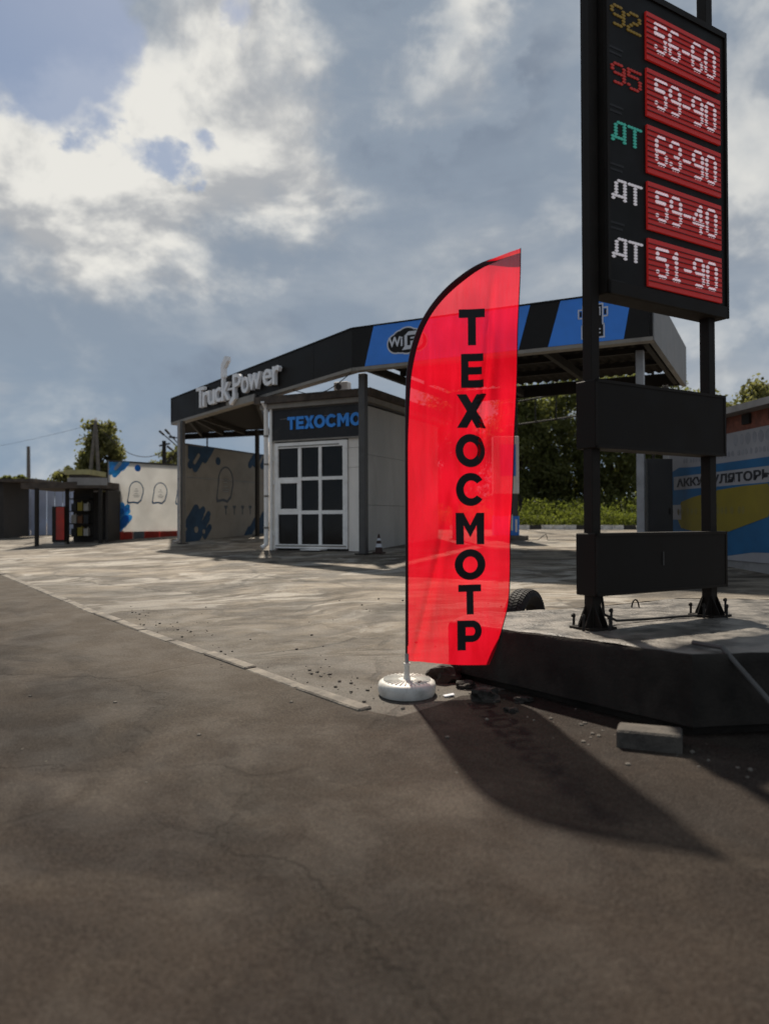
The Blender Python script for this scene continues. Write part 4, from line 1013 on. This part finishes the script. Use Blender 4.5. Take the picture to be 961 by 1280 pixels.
def banner_wall(label, F, b0, b1, dots_, drops, smalls, spl, mts):
    root = thing('banner_wall', label, 'wall', F.at(0, 0)+Vector((0, 0, zg(*F.at(0, 0).xy))))
    m = MB(); m.fbox(F, 0, F.L, b0, b1, -.02, 0); bn = m.build('printed_sheet', M[mts[0]], root)
    m = MB()
    for a in (0, F.L-.05): m.fbox(F, a, a+.06, zg(*F.at(a, 0).xy)-.1, b1-.01, -.10, -.03)
    m.fbox(F, 0, F.L, b1-.05, b1+.012, -.10, .006)
    m.build('steel_frame', M['post'], root)
    k = 0
    for mt, items in spl:
        for poly in items:
            q = clip(poly, .0, F.L, b0, b1)
            if len(q) > 2:
                m = MB(); k += 1; m.fpoly(F, q, .002, .004+.0012*k); m.build('print_splash', M[mt], bn)
    for c, r_ in dots_:
        m = MB(); m.fpoly(F, circ(c, r_, 20), .002, .006); m.build('print_dot', M[mts[1]], bn)
    for c, h in drops:
        m = MB(); outline(m, F, drop(c, h, h*.72), .12, .002, .006); m.build('print_drop', M[mts[2]], bn)
        m = MB()
        for i, (dw, dy) in enumerate(((.20, .05), (.10, .14), (.16, -.06), (.30, -.14), (.22, -.20))): m.fbox(F, c[0]-h*dw*.5, c[0]+h*dw*.5, c[1]+h*dy, c[1]+h*dy+h*.022, .002, .005)
        tag(m.build('small_print', M['banner_grey'], bn), kind='stuff')
    for c, h in smalls:
        m = MB(); m.fpoly(F, [(c[0]-h*.3, c[1]+h*.5), (c[0]+h*.3, c[1]+h*.5), (c[0]+h*.3, c[1]+h*.35), (c[0]+h*.08, c[1]+h*.1), (c[0]+h*.08, c[1]-h*.5), (c[0]-h*.08, c[1]-h*.5), (c[0]-h*.08, c[1]+h*.1), (c[0]-h*.3, c[1]+h*.35)], .002, .005); m.build('print_mark', M[mts[2]], bn)
    return root, bn
# left, sunlit
w0 = P(136, 620, 28.5); w1 = P(231, 620, 31.0); FW = Frame((w0.x, w0.y), (w1.x, w1.y))
def hw(x, y): return FW.hit(x/4.004, 500+y/4.004)
b1_ = (hw(545, 297)[1]+hw(900, 328)[1])/2; b0_ = (hw(545, 663)[1]+hw(905, 650)[1])/2
A45 = math.radians(48)
def caps(F, hf, lst): return [capsule(hf(x, y), A45, l, r_) for x, y, l, r_ in lst]
spl = [('banner_blue', [[hw(545, 297), hw(655, 311), hw(612, 350), hw(560, 352), hw(545, 340)]] + caps(FW, hw, [(592, 352, .45, .11), (566, 345, .36, .10), (622, 326, .3, .12),
        (560, 560, .5, .15), (592, 548, .42, .12), (624, 552, .36, .10), (575, 595, .9, .18), (612, 585, .6, .13), (632, 608, .4, .11), (600, 632, .6, .16), (560, 640, .6, .2)])),
       ('banner_deep', caps(FW, hw, [(608, 618, .5, .13), (590, 575, .4, .10), (570, 650, .3, .12)])), ('banner', [circ(hw(582, 598), .10), circ(hw(560, 652), .09), capsule(hw(588, 330), A45, .28, .06)])]
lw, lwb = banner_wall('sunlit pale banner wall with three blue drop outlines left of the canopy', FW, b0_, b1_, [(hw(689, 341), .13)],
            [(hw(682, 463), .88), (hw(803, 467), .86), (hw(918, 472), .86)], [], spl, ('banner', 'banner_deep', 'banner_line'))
fx = FW.L; zc = zg(w0.x, w0.y)-.1
cuts = [(580, 662, 'red'), (668, 720, 'greyblue'), (724, 795, 'red'), (800, 915, 'red')]
for x0, x1, mt in cuts:
    a0 = hw(x0, 680)[0]; a1 = hw(x1, 680)[0]
    m = MB(); m.fbox(FW, a0, a1, zc-.15, b0_-.01, -.06, .02); bp = m.build('base_panel', M[mt], lw)
    m = MB(); nn_ = max(2, int((a1-a0)/.28))
    for k in range(1, nn_): m.fbox(FW, a0+(a1-a0)*k/nn_-.015, a0+(a1-a0)*k/nn_+.015, zc-.1, b0_-.03, .021, .035)
    m.build('panel_rib', M[mt], bp)
# right, in the canopy shade
w0 = P(232, 620, 26.3); w1 = P(336, 620, 31.2); FW2 = Frame((w0.x, w0.y), (w1.x, w1.y))
def hv(x, y): return FW2.hit(120+x/4.178, 540+y/4.178)
b1_ = (hv(485, 66)[1]+hv(890, 118)[1])/2; b0_ = zg(w1.x, w1.y)-.25
spl2 = [('banner_deep_shaded', [[hv(480, 66), hv(620, 84), hv(570, 140), hv(500, 145), hv(480, 140)]] + caps(FW2, hv, [(545, 140, .9, .16), (510, 140, .6, .14), (585, 110, .6, .16),
         (500, 440, .7, .16), (540, 440, .6, .13), (575, 450, .4, .11), (510, 490, 1.1, .2), (560, 490, .7, .14), (580, 520, .4, .12), (530, 540, .9, .2), (490, 560, .6, .2),
         (815, 150, .5, .12), (845, 135, .7, .14), (880, 150, .6, .13), (790, 530, .4, .13), (820, 490, .6, .14), (860, 470, .7, .16), (850, 530, .9, .18), (885, 520, .7, .15)])),
        ('banner_shaded', [circ(hv(520, 510), .11), circ(hv(560, 520), .08), capsule(hv(522, 140), A45, .35, .07)])]
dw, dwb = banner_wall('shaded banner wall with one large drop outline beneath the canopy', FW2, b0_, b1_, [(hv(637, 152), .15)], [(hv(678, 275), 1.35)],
            [(hv(x, 408), .34) for x in (678, 722, 765, 805)], spl2, ('banner_shaded', 'banner_deep_shaded', 'banner_line_shaded'))
m = MB(); z_ = hv(600, 245)[1]; m.fbox(FW2, .05, FW2.L-.1, z_-.01, z_+.01, .001, .003); m.build('sheet_seam', M['banner_grey'], dwb)

# ------------------------------------------------------------------ right: dark cabinet, sign wall building
cbp = P(822, 640, 17.6); cab_ = thing('steel_cabinet', 'tall dark grey steel cabinet beside the white canopy post', 'cabinet', on_ground(cbp.x, cbp.y))
hz = P(822, 574, 17.6).z; wd_ = P(838, 600, 17.6).x-P(806, 600, 17.6).x; g0 = zg(cbp.x, cbp.y)
m = MB(); m.box((cbp.x, cbp.y, (g0-.05+hz)/2), wd_, .3, hz-g0+.05, (1, .05, 0)); m.build('casing', M['grey_box'], cab_, bevel=.01)
m = MB(); m.box((cbp.x-.0, cbp.y-.158, (g0+.1+hz-.1)/2), wd_-.08, .012, hz-g0-.2, (1, .05, 0)); d_ = m.build('door', M['grey_box'], cab_)
m = MB(); m.box((cbp.x+wd_*.36, cbp.y-.17, g0+1.1), .03, .03, .14, (1, .05, 0)); m.build('handle', M['dark_steel'], d_)
r0 = P(838, 640, 18.4); r1 = P(975, 640, 14.2); FR = Frame((r0.x, r0.y), (r1.x, r1.y))
dR = FR.u*1.0; ext = 3.5
bl = thing('shop_building', 'blurred shop building with a blue and yellow sign sheet and brick top at far right', 'building', on_ground(r1.x+1, r1.y))
def hr(x, y): return FR.hit(790+x/4.269, 440+y/4.269)
La = FR.L+ext
zroof = (hr(510, 345)[1]+hr(725, 305)[1])/2; zrt = zroof+.13
zsig1 = (hr(510, 425)[1]+hr(725, 405)[1])/2; zsig0 = hr(600, 1090)[1]
gzr = zg(r0.x, r0.y)-.6
m = MB(); p_ = [FR.at(0, 0, 0), FR.at(La, 0, 0), FR.at(La, 0, -5), FR.at(0, 0, -5)]
m.prism([(q.x, q.y) for q in p_], gzr, zsig1-.01); m.build('rendered_wall', M['roof_grey'], bl)
m = MB(); p_ = [FR.at(.1, 0, 0), FR.at(La, 0, 0), FR.at(La, 0, -5), FR.at(.1, 0, -5)]; m.prism([(q.x, q.y) for q in p_], zsig1-.01, zroof); m.build('brick_band', M['brick'], bl)
m = MB(); p_ = [FR.at(-.2, 0, .35), FR.at(La, 0, .35), FR.at(La, 0, -5.3), FR.at(-.2, 0, -5.3)]; m.prism([(q.x, q.y) for q in p_], zroof, zrt); m.build('roof', M['roof_grey'], bl)
for k in range(9):
    m = MB(); m.fbox(FR, .4+k*.9, .65+k*.9, zroof-.22, zroof-.02, .001, .06); m.build('soffit_bracket', M['dark_steel'], bl)
m = MB(); m.fbox(FR, 0, La-.2, zsig0-.1, zsig1, .001, .03); sgn = m.build('sign_sheet', M['sign_white'], bl)
def zrow(y0, y1): return (hr(300, y0)[1]+hr(700, y1)[1])/2
def rowat(a, z): return (a, z)
zA = zrow(610, 573); zB = zrow(655, 615); zC = zrow(735, 693); zD = zrow(1075, 1050)
m = MB(); m.fpoly(FR, [(0, zB), (La-.2, zB), (La-.2, zA+.0), (1.2, zA), (.5, zA+.03), (0, zA-.08)], .031, .034); m.build('blue_band', M['sign_blue'], sgn)
m = MB(); m.fpoly(FR, [(0, zD+.3), (.8, zD+.02), (2.2, zD-.12), (3.4, zD+.02), (La-.2, zD+.12), (La-.2, zC), (0, zC)], .031, .034); m.build('blue_field', M['sign_blue'], sgn)
m = MB(); m.fbox(FR, 0, hr(228, 700)[0], zC, zB, .031, .0335); m.build('blue_edge', M['sign_blue'], sgn)
ye = [(245, 880), (270, 940), (330, 955), (520, 960), (640, 915), (735, 880), (760, 800), (735, 700), (600, 715), (470, 735), (330, 775), (270, 800)]
m = MB(); m.fpoly(FR, [hr(*q) for q in ye], .036, .040); m.build('yellow_field', M['sign_yellow'], sgn)
ztx0 = zrow(725, 683)+.02; ztx1 = zrow(665, 627)-.01
m = MB(); letters(m, 'АККУМУЛЯТОРЫ', FR, hr(245, 700)[0], hr(760, 700)[0], ztx0, ztx1, .034, .038, .035); m.build('sign_lettering', M['sign_text'], sgn)
def glyphs(mb, x0, x1, z0_, z1_, seed, o):
    rr = random.Random(seed); a = x0; h = z1_-z0_
    while a < x1:
        w_ = h*rr.uniform(.55, .85); zc_ = (z0_+z1_)/2
        mb.fpoly(FR, [(a+w_*.5+w_*.5*math.cos(q*PI/6)*rr.uniform(.8, 1.05), zc_+h*.5*math.sin(q*PI/6)*rr.uniform(.75, 1)) for q in range(12)], o, o+.003)
        a += w_*(1.25 if rr.random() < .8 else 1.9)
m = MB(); ya = zrow(860, 830); glyphs(m, hr(250, 860)[0], hr(610, 860)[0], ya-.09, ya+.09, 3, .041); tag(m.build('worn_lettering', mat('worn grey print', (.23, .185, .045), .6, bump=0), sgn), kind='stuff')
m = MB(); ya = zrow(500, 470); glyphs(m, hr(545, 500)[0], La-.5, ya-.13, ya+.13, 5, .031); ya = zrow(570, 532); glyphs(m, hr(280, 575)[0], La-.5, ya-.07, ya+.07, 8, .031); tag(m.build('worn_lettering', mat('faded sign print', (.27, .27, .285), .6, .15, bump=0), sgn), kind='stuff')
m = MB(); a0, b0 = hr(214, 895); a1, b1 = hr(270, 815); m.fbox(FR, a0, a1, b0, b1, .041, .044); m.build('white_patch', M['sign_white'], sgn)

# ------------------------------------------------------------------ fuel dispenser behind the flag
dp_ = G(640, 675); fd = thing('fuel_dispenser', 'tall white and blue fuel dispenser just right of the flag', 'fuel dispenser', dp_)
gz_ = dp_.z; top_ = P(640, 545, dp_.y).z; wd_ = .8; xr = P(648.5, 600, dp_.y).x; xc = xr-wd_/2; yc = dp_.y+.2
m = MB(); m.box((xc, yc, gz_+.06), wd_+.5, .9, .16); m.build('island', M['concrete'], fd, bevel=.02)
zm = P(640, 617, dp_.y).z; zm2 = P(640, 645, dp_.y).z
m = MB(); m.box((xc, yc, (zm+top_)/2), wd_, .45, top_-zm); hd = m.build('head', M['frame'], fd, bevel=.02)
m = MB(); m.box((xc, yc+.02, (zm2+zm)/2), wd_-.06, .40, zm-zm2-.004); m.build('pump_bay', M['post'], fd)
m = MB(); m.box((xc, yc, (gz_+.14+zm2)/2), wd_, .45, zm2-gz_-.146); lo_ = m.build('lower_casing', M['blue'], fd, bevel=.01)
m = MB(); m.box((xc+.05, yc-.229, lerp(zm, top_, .58)), wd_*.62, .006, (top_-zm)*.55); m.build('blue_sheet', M['blue'], hd)
m = MB(); m.box((xc+.13, yc-.233, gz_+.55), .12, .006, .5); m.box((xc+.30, yc-.233, gz_+.45), .06, .006, .4); m.build('white_flash', M['frame'], lo_)
m = MB(); m.tube([(xr+.02, yc-.1, zm-.05), (xr+.09, yc-.15, zm-.2), (xr+.07, yc-.15, zm2+.3), (xr+.02, yc-.12, zm2+.15)], .025, 8); m.build('hose', M['rubber'], fd, smooth=True)
m = MB(); m.box((xr+.05, yc-.12, zm2+.42), .10, .08, .22); m.build('nozzle', M['rubber'], fd)
wp = G(680, 676); m = MB()
m.tube([wp+Vector((-.5, .05, .02)), wp+Vector((-.18, 0, .03)), wp+Vector((-.02, 0, .16)), wp+Vector((.05, .0, .20)), wp+Vector((.09, 0, .12)), wp+Vector((.10, 0, .02)), wp+Vector((.6, .1, .02)), wp+Vector((1.3, .2, .015))], .012, 6)
tag(m.build('hose_loop', M['rubber'], base=wp), 'thin black hose with a raised loop lying on the pale yard', 'hose')

# ------------------------------------------------------------------ far painted kerb, weeds
kr = bpy.data.objects.new('far_kerb', None); COL.objects.link(kr); tag(kr, kind='structure')
ka, kb = G(520, 662), G(870, 662); kr.location = ka
nK = 24; dvec = (kb-ka)
for i in range(nK):
    a, b_ = ka.lerp(kb, (i+.02)/nK), ka.lerp(kb, (i+.98)/nK)
    a.z, b_.z = zg(a.x, a.y)+.07, zg(b_.x, b_.y)+.07
    m = MB(); m.bar(a, b_, .18, .2); m.build('kerbstone', M['kerb_dark' if i % 4 == 2 else 'kerb_white'], kr)

def leaves(mb_v, mb_f, pts, size, rr, up=.3):
    for p in pts:
        a = Vector((rr.gauss(0, 1), rr.gauss(0, 1), rr.gauss(0, 1))).normalized(); b = a.cross(Vector((rr.gauss(0, 1), rr.gauss(0, 1), rr.gauss(0, 1)))).normalized()
        s = size*rr.uniform(.6, 1.35); k = len(mb_v)
        mb_v += [p-a*s, p+b*s*.5, p+a*s, p-b*s*.5]; mb_f.append((k, k+1, k+2, k+3))
def tree(label, x, y, h, rx, ry, crown0, nclump, nleaf, size, mt, seed, name='broadleaf_tree', group=None, trunk_r=.14):
    rr = random.Random(seed); g0 = zg(x, y); root = thing(name, label, 'tree' if 'tree' in name else 'bush', (x, y, g0), group)
    m = MB(); th = h*.62
    pts = [Vector((x+rr.gauss(0, .03)*k, y+rr.gauss(0, .03)*k, g0-.1+th*k/5)) for k in range(6)]
    m.tube(pts, [trunk_r*(1-.14*k) for k in range(6)], 8); m.build('trunk', M['bark'], root, smooth=True)
    cz = g0+(crown0+h)/2; rz = (h-crown0)/2; cl_ = []
    for i in range(nclump):
        d = Vector((rr.gauss(0, 1), rr.gauss(0, 1), rr.gauss(0, 1))).normalized(); k = rr.uniform(.35, 1)**.6
        wob = 1+.30*noise.noise(d*1.8+Vector((seed, 0, 0)))
        cl_.append(Vector((x+d.x*rx*k*wob, y+d.y*ry*k*wob, cz+d.z*rz*k*min(1.02, wob))))
    m = MB()
    for c in cl_[:max(5, nclump//6)]:
        s = pts[rr.randint(2, 5)]; mid = s.lerp(c, .5)+Vector((0, 0, .1)); m.tube([s, mid, c], [trunk_r*.4, trunk_r*.22, .012], 5)
    m.build('limb', M['bark'], root)
    V, Fc = [], []
    for c in cl_:
        cr = rr.uniform(.28, .62)*min(rx, rz)*.62
        pp = [c+Vector((rr.gauss(0, .55), rr.gauss(0, .55), rr.gauss(0, .42)))*cr for _ in range(nleaf)]
        pp = [p for p in pp if p.z > g0+.1]
        leaves(V, Fc, pp, size, rr)
    m = MB(); m.v = V; m.f = Fc
    me = bpy.data.meshes.new('crown'); me.from_pydata([p-root.location for p in V], [], Fc); me.materials.append(M[mt])
    ob = bpy.data.objects.new('crown', me); COL.objects.link(ob); ob.parent = root
    return root
def xat(px, d): return (px-480.5)/960*d
TG = 'dense trees behind the painted kerb'
tl = [(560, 40.5, 7.4, 'leftmost tree of the row behind the painted kerb, half hidden by the red flag'), (652, 39.8, 7.6, 'dark bushy tree behind the kerb just right of the flag'), (705, 40.6, 8.8, 'tallest dark tree behind the kerb left of the sign post'),
      (765, 39.6, 8.4, 'dark tree behind the kerb seen between the sign posts'), (826, 40.5, 7.9, 'dark tree behind the kerb beside the white canopy post')]
for i, (px, d, h, lab) in enumerate(tl):
    tree(lab, xat(px, d), d, h, 2.0, 1.6, .1, 190, 95, .11, 'leaf_dark', 20+i, group=TG)
tree('pale leafy tree rising over the shop roof at far right', xat(950, 27), 27, 5.2, 1.3, 1.2, 2.0, 90, 110, .10, 'leaf_mid', 41)
tree('smaller tree beside the canopy corner above the shop roof', xat(892, 28), 28, 4.9, 1.0, 1.0, 2.0, 60, 90, .10, 'leaf_mid', 42)
tree('leafy tree standing behind the double utility pole on the left', xat(126, 44), 44, 6.5, 1.1, 1.1, 1.8, 90, 85, .13, 'leaf_mid', 43)
tree('low faded bush left of the double utility pole', xat(82, 46), 46, 4.0, .8, .8, 1.6, 50, 70, .13, 'leaf_mid', 44, name='bush')
tree('dark hedge bush above the roof at the far left edge', xat(22, 40), 40, 3.0, 1.1, 1.0, 2.6, 50, 70, .12, 'leaf_dark', 45, name='bush')
tree('small treetop showing above the banner wall beside the lamp pole', xat(216, 50), 50, 5.2, 1.6, 1.0, 3.0, 40, 70, .13, 'leaf_mid', 46, name='bush')
# weeds
rr = random.Random(5); V, Fc = [], []
for i in range(15000):
    k = rr.random(); p = ka.lerp(kb, k); d = rr.random()**1.5*1.9
    x, y = p.x+rr.uniform(-.2, .2), p.y+.16+d
    hh = (.35+.5*noise.noise(Vector((x*.8, y*.8, 1)))+.5*d/1.9)
    z = zg(x, y)+max(.05, rr.random()*max(.2, hh+.25))
    leaves(V, Fc, [Vector((x, y, z))], .055, rr)
me = bpy.data.meshes.new('weeds'); me.from_pydata(V, [], Fc); me.materials.append(M['leaf_weed'])
ob = bpy.data.objects.new('weeds', me); COL.objects.link(ob); tag(ob, kind='stuff')
rr = random.Random(15); V, Fc = [], []
for i in range(14000):
    x = rr.uniform(0, 20); y = rr.uniform(36.5, 43.5) if i % 3 else rr.uniform(44, 46)
    z = zg(x, y)+rr.random()*(1.2+.7*noise.noise(Vector((x*.6, y*.6, 5))))*(1 if i % 3 else 1.9)
    leaves(V, Fc, [Vector((x, y, z))], .11, rr)
me = bpy.data.meshes.new('undergrowth'); me.from_pydata(V, [], Fc); me.materials.append(M['leaf_dark'])
ob = bpy.data.objects.new('undergrowth', me); COL.objects.link(ob); tag(ob, kind='stuff')
# pipe frame in front of the trees
pf0, pf1 = P(640, 505, 31), P(730, 487, 28); pz = (pf0.z+pf1.z)/2; FPf = Frame((pf0.x, pf0.y), (pf1.x, pf1.y))
pfr = thing('pipe_gantry', 'tall thin steel pipe gantry standing in front of the dark trees', 'gantry', on_ground(pf0.x, pf0.y))
z1_, z2_ = FPf.hit(680, 496)[1], FPf.hit(680, 526)[1]
m = MB(); m.tube([FPf.at(-.6, z1_), FPf.at(FPf.L+3, z1_)], .035, 8); m.build('top_rail', M['dark_steel'], pfr)
m = MB(); m.tube([FPf.at(-.6, z2_), FPf.at(FPf.L+3, z2_)], .035, 8); m.build('lower_rail', M['dark_steel'], pfr)
for px in (669, 695, 726):
    a = FPf.hit(px, 510)[0]; m = MB(); m.tube([FPf.at(a, z2_), FPf.at(a, z1_)], .025, 6); m.build('upright', M['dark_steel'], pfr)
for a in (FPf.hit(645, 510)[0], FPf.L+2.9):
    p = FPf.at(a, 0); m = MB(); m.tube([(p.x, p.y, zg(p.x, p.y)-.1), (p.x, p.y, z1_+.25)], .05, 8); m.build('leg', M['dark_steel'], pfr)

# ------------------------------------------------------------------ left background
def at_left(px, d): return xat(px, d)
# blue sheet wall
b0, b1 = P(8, 640, 36), P(108, 640, 37); FBw = Frame((b0.x, b0.y), (b1.x, b1.y))
bw = thing('sheet_fence', 'pale blue sheet fence behind the roadside stall', 'fence', on_ground(b0.x, b0.y))
zt_ = FBw.hit(50, 606)[1]; nS = 10
for k in range(nS):
    a0, a1 = FBw.L*k/nS, FBw.L*(k+1)/nS-.02; m = MB(); m.fbox(FBw, a0, a1, zg(*FBw.at(a0, 0).xy)-.1, zt_+.03*math.sin(k*2.1), -.02, .01*(k % 2)); m.build('sheet', M['shop_blue'], bw)
# dark low shed at far left
d0 = xat(-25, 33); d1 = xat(4, 33); m = MB(); gg = zg(d0, 33); zt_ = P(0, 603, 33).z
ds = thing('low_shed', 'dark low shed at the left edge of the picture', 'shed', on_ground((d0+d1)/2, 34))
m.box(((d0+d1)/2, 34.2, (gg-.2+zt_)/2), d1-d0, 2.4, zt_-gg+.2); m.build('wall', M['darkwall'], ds)
m = MB(); m.box(((d0+d1)/2+.6, 34.2, zt_+.08), d1-d0+1.6, 2.9, .14); m.build('roof', M['rust'], ds)
# stall
k0x, k1x, kd_ = xat(40, 26.6), xat(134, 27.6), 27
st = thing('roadside_stall', 'open dark stall with a flat pale roof on thin posts left of the banner wall', 'stall', on_ground((k0x+k1x)/2, kd_))
zt_ = P(90, 603, 27).z; zb_ = P(90, 612, 27).z
m = MB(); m.hexa([(k0x-.3, 26.4, zb_+.02), (k1x, 27.0, zb_+.06), (k1x, 29.6, zb_+.06), (k0x-.3, 29.2, zb_+.02), (k0x-.3, 26.4, zt_-.04), (k1x, 27.0, zt_+.04), (k1x, 29.6, zt_+.04), (k0x-.3, 29.2, zt_-.04)]); m.build('roof', M['rust'], st)
m = MB(); m.box((xat(109, 26.9), 26.92, zt_+.03), xat(133, 27)-xat(86, 27), .06, .26, (1, .22, 0)); m.build('roof_sign', M['roof_grey'], st)
for x, y in ((xat(46, 26.5), 26.5), (k1x-.06, 27.1), (xat(46, 29), 29.0), (xat(84, 27.2), 27.2)):
    m = MB(); m.box((x, y, (zg(x, y)-.05+zb_+.03)/2), .11, .11, zb_+.03-zg(x, y)+.05); m.build('post', M['dark_steel'], st)
m = MB(); x0, x1 = xat(88, 29), k1x; m.box(((x0+x1)/2, 29.3, (zg(x0, 29)-.05+zb_)/2), x1-x0, .08, zb_-zg(x0, 29)+.05); m.build('back_wall', M['darkwall'], st)
m = MB(); m.box((k1x, 28.4, (zg(k1x, 28)-.05+zb_)/2), .08, 1.7, zb_-zg(k1x, 28)+.05); m.build('side_wall', M['darkwall'], st)
sx0, sx1 = xat(85, 27.6), xat(112, 27.8)
zs_ = [zg(sx0, 27.6)+.25+.45*k for k in range(4)]
for z_ in zs_:
    m = MB(); m.box(((sx0+sx1)/2, 27.9, z_), sx1-sx0, .45, .04); m.build('shelf', M['dark_steel'], st)
m = MB(); m.box(((sx0+sx1)/2, 28.15, (zg(sx0, 28)+zs_[-1])/2+.1), sx1-sx0, .04, zs_[-1]-zg(sx0, 28)+.5); m.build('shelf_back', M['darkwall'], st)
rr = random.Random(3); proto = None; cn_ = [('black canister', 0), ('yellow canister', 1), ('pale canister', 2), ('rust brown canister', 3)]
for r_, z_ in enumerate(zs_[:3]):
    for k in range(3):
        x = sx0+.14+k*(sx1-sx0-.26)/2; i = (k+r_*2) % 4
        m = MB(); h_ = .26+.04*((k+r_) % 2); m.box((x, 27.85, z_+.02+h_/2), .17, .2, h_); m.tube([(x+.04, 27.85, z_+.02+h_-.01), (x+.04, 27.85, z_+.07+h_)], .025, 8)
        nmx = ('bottom', 'middle', 'top')[r_]; pos = ('left', 'middle', 'right')[k]
        o = m.build('canister', M['goods'][i], base=(x, 27.85, z_+.021)); tag(o, f'{cn_[i][0]} at the {pos} of the {nmx} loaded stall shelf', 'canister', 'canisters on the stall shelves')
rx = P(73, 640, 26.9); rc = thing('red_cabinet', 'narrow red cabinet with a dark side standing under the stall roof', 'cabinet', on_ground(rx.x, rx.y))
zt_ = P(73, 633, 26.9).z; g0 = zg(rx.x, rx.y)
m = MB(); m.box((rx.x, rx.y+.2, (g0+.1+zt_)/2), .44, .42, zt_-g0-.1); m.build('body', M['dark_steel'], rc)
m = MB(); m.box((rx.x+.07, rx.y-.02, (g0+.15+zt_)/2), .28, .02, zt_-g0-.2); m.build('door', M['red'], rc)
m = MB(); m.box((rx.x, rx.y+.2, g0+.05), .40, .36, .12); m.build('foot', M['roof_grey'], rc)
# straw-coloured roof behind
x0, x1 = xat(84, 40), xat(108, 40); gg = zg(x0, 40); z_ = P(95, 593, 40).z
hs = thing('small_hut', 'small hut with a straw coloured roof behind the stall', 'hut', on_ground((x0+x1)/2, 41))
m = MB(); m.box(((x0+x1)/2, 41.2, (gg-.1+z_)/2), x1-x0, 2, z_-gg+.1); m.build('wall', M['darkwall'], hs)
m = MB(); m.box(((x0+x1)/2, 41.2, z_+.13), x1-x0+.3, 2.4, .26); m.build('roof', M['rooftan'], hs)
# poles
def utility(label, legs, top, arms, name='utility_pole', mt='wood_pole', r_=.11):
    x, y = legs[0]; root = thing(name, label, 'pole', on_ground(x, y))
    for (x, y) in legs:
        m = MB(); m.tube([(x, y, zg(x, y)-.2), top], [r_*1.2, r_*.8], 8); m.build('pole', M[mt], root, smooth=True)
    for p, q, wd in arms:
        m = MB(); m.bar(p, q, wd); m.build('crossarm', M['dark_steel'], root)
    return root
tp = P(119.5, 526, 42)
u_ = utility('braced double concrete utility pole before the leafy tree', [(xat(105, 42), 42), (xat(125.5, 42), 42.2)], tp, [(tp+Vector((-.22, 0, -.25)), tp+Vector((.22, 0, -.25)), .09)])
m = MB(); m.lathe(tp+Vector((0, 0, .02)), [(.07, 0), (.09, .06), (.05, .16)], 10); m.build('insulator', M['frame'], u_)
tp2 = P(205, 551, 46); utility('dark wooden utility pole with short crossarms above the banner wall', [(xat(206, 46), 46)], tp2, [(tp2+Vector((-.28, 0, -.3)), tp2+Vector((.35, 0, -.16)), .09), (tp2+Vector((0, 0, -1.1)), tp2+Vector((.5, 0, -1.0)), .06)], mt='dark_steel', r_=.15)
tp3 = P(35.5, 558, 70); utility('faint slender pole far away at the left', [(xat(36, 70), 70)], tp3, [], mt='wood_pole', r_=.19)
lp0 = P(226, 560, 40); lx0 = xat(226, 40)
lr = thing('lamp_cluster', 'cluster of angled floodlight arms beside the left canopy post', 'street lamp', on_ground(lx0, 40))
m = MB(); m.tube([(lx0, 40, zg(lx0, 40)-.1), (lx0, 40, P(226, 540, 40).z)], .07, 8); m.build('pole', M['dark_steel'], lr)
for (x0, y0, x1, y1) in ((224, 560, 202, 541), (224, 556, 209, 539.5), (226, 548, 215, 546.5), (223, 569, 212, 560), (222, 565, 212, 575)):
    m = MB(); a, b_ = P(x0, y0, 40), P(x1, y1, 40); m.tube([a, b_], .03, 6); ar = m.build('arm', M['dark_steel'], lr)
    m = MB(); m.box(b_, .30, .16, .10, (b_-a)); m.build('lamp_head', M['dark_steel'], ar)
def wire(label, a, b, sag, r_=.012):
    m = MB(); m.tube([a.lerp(b, i/16)-Vector((0, 0, sag*4*(i/16)*(1-i/16))) for i in range(17)], r_, 5)
    tag(m.build('overhead_wire', M['rubber'], base=a), label, 'wire')
wire('thin overhead wire sagging from the double pole to the dark wooden pole', tp+Vector((.2, 0, -.3)), tp2+Vector((0, 0, -.6)), .9, .02)
wire('thin overhead wire running left from the double pole', tp+Vector((-.2, 0, -.2)), Vector((-34, 48, 5.6)), .5, .007)
wl = P(270, 545, 36)
sg_ = thing('goal_lamp_post', 'thin double armed lamp post seen above the shaded banner wall', 'street lamp', on_ground(xat(258, 38), 38))
x_ = xat(259, 38); m = MB(); m.tube([(x_, 38, zg(x_, 38)), (x_, 38, P(259, 541, 38).z)], .04, 6); m.build('pole', M['dark_steel'], sg_)
m = MB(); a, b_ = P(234, 538.5, 38), P(261, 541, 38); m.tube([a, b_], .035, 6); m.build('arm', M['dark_steel'], sg_)
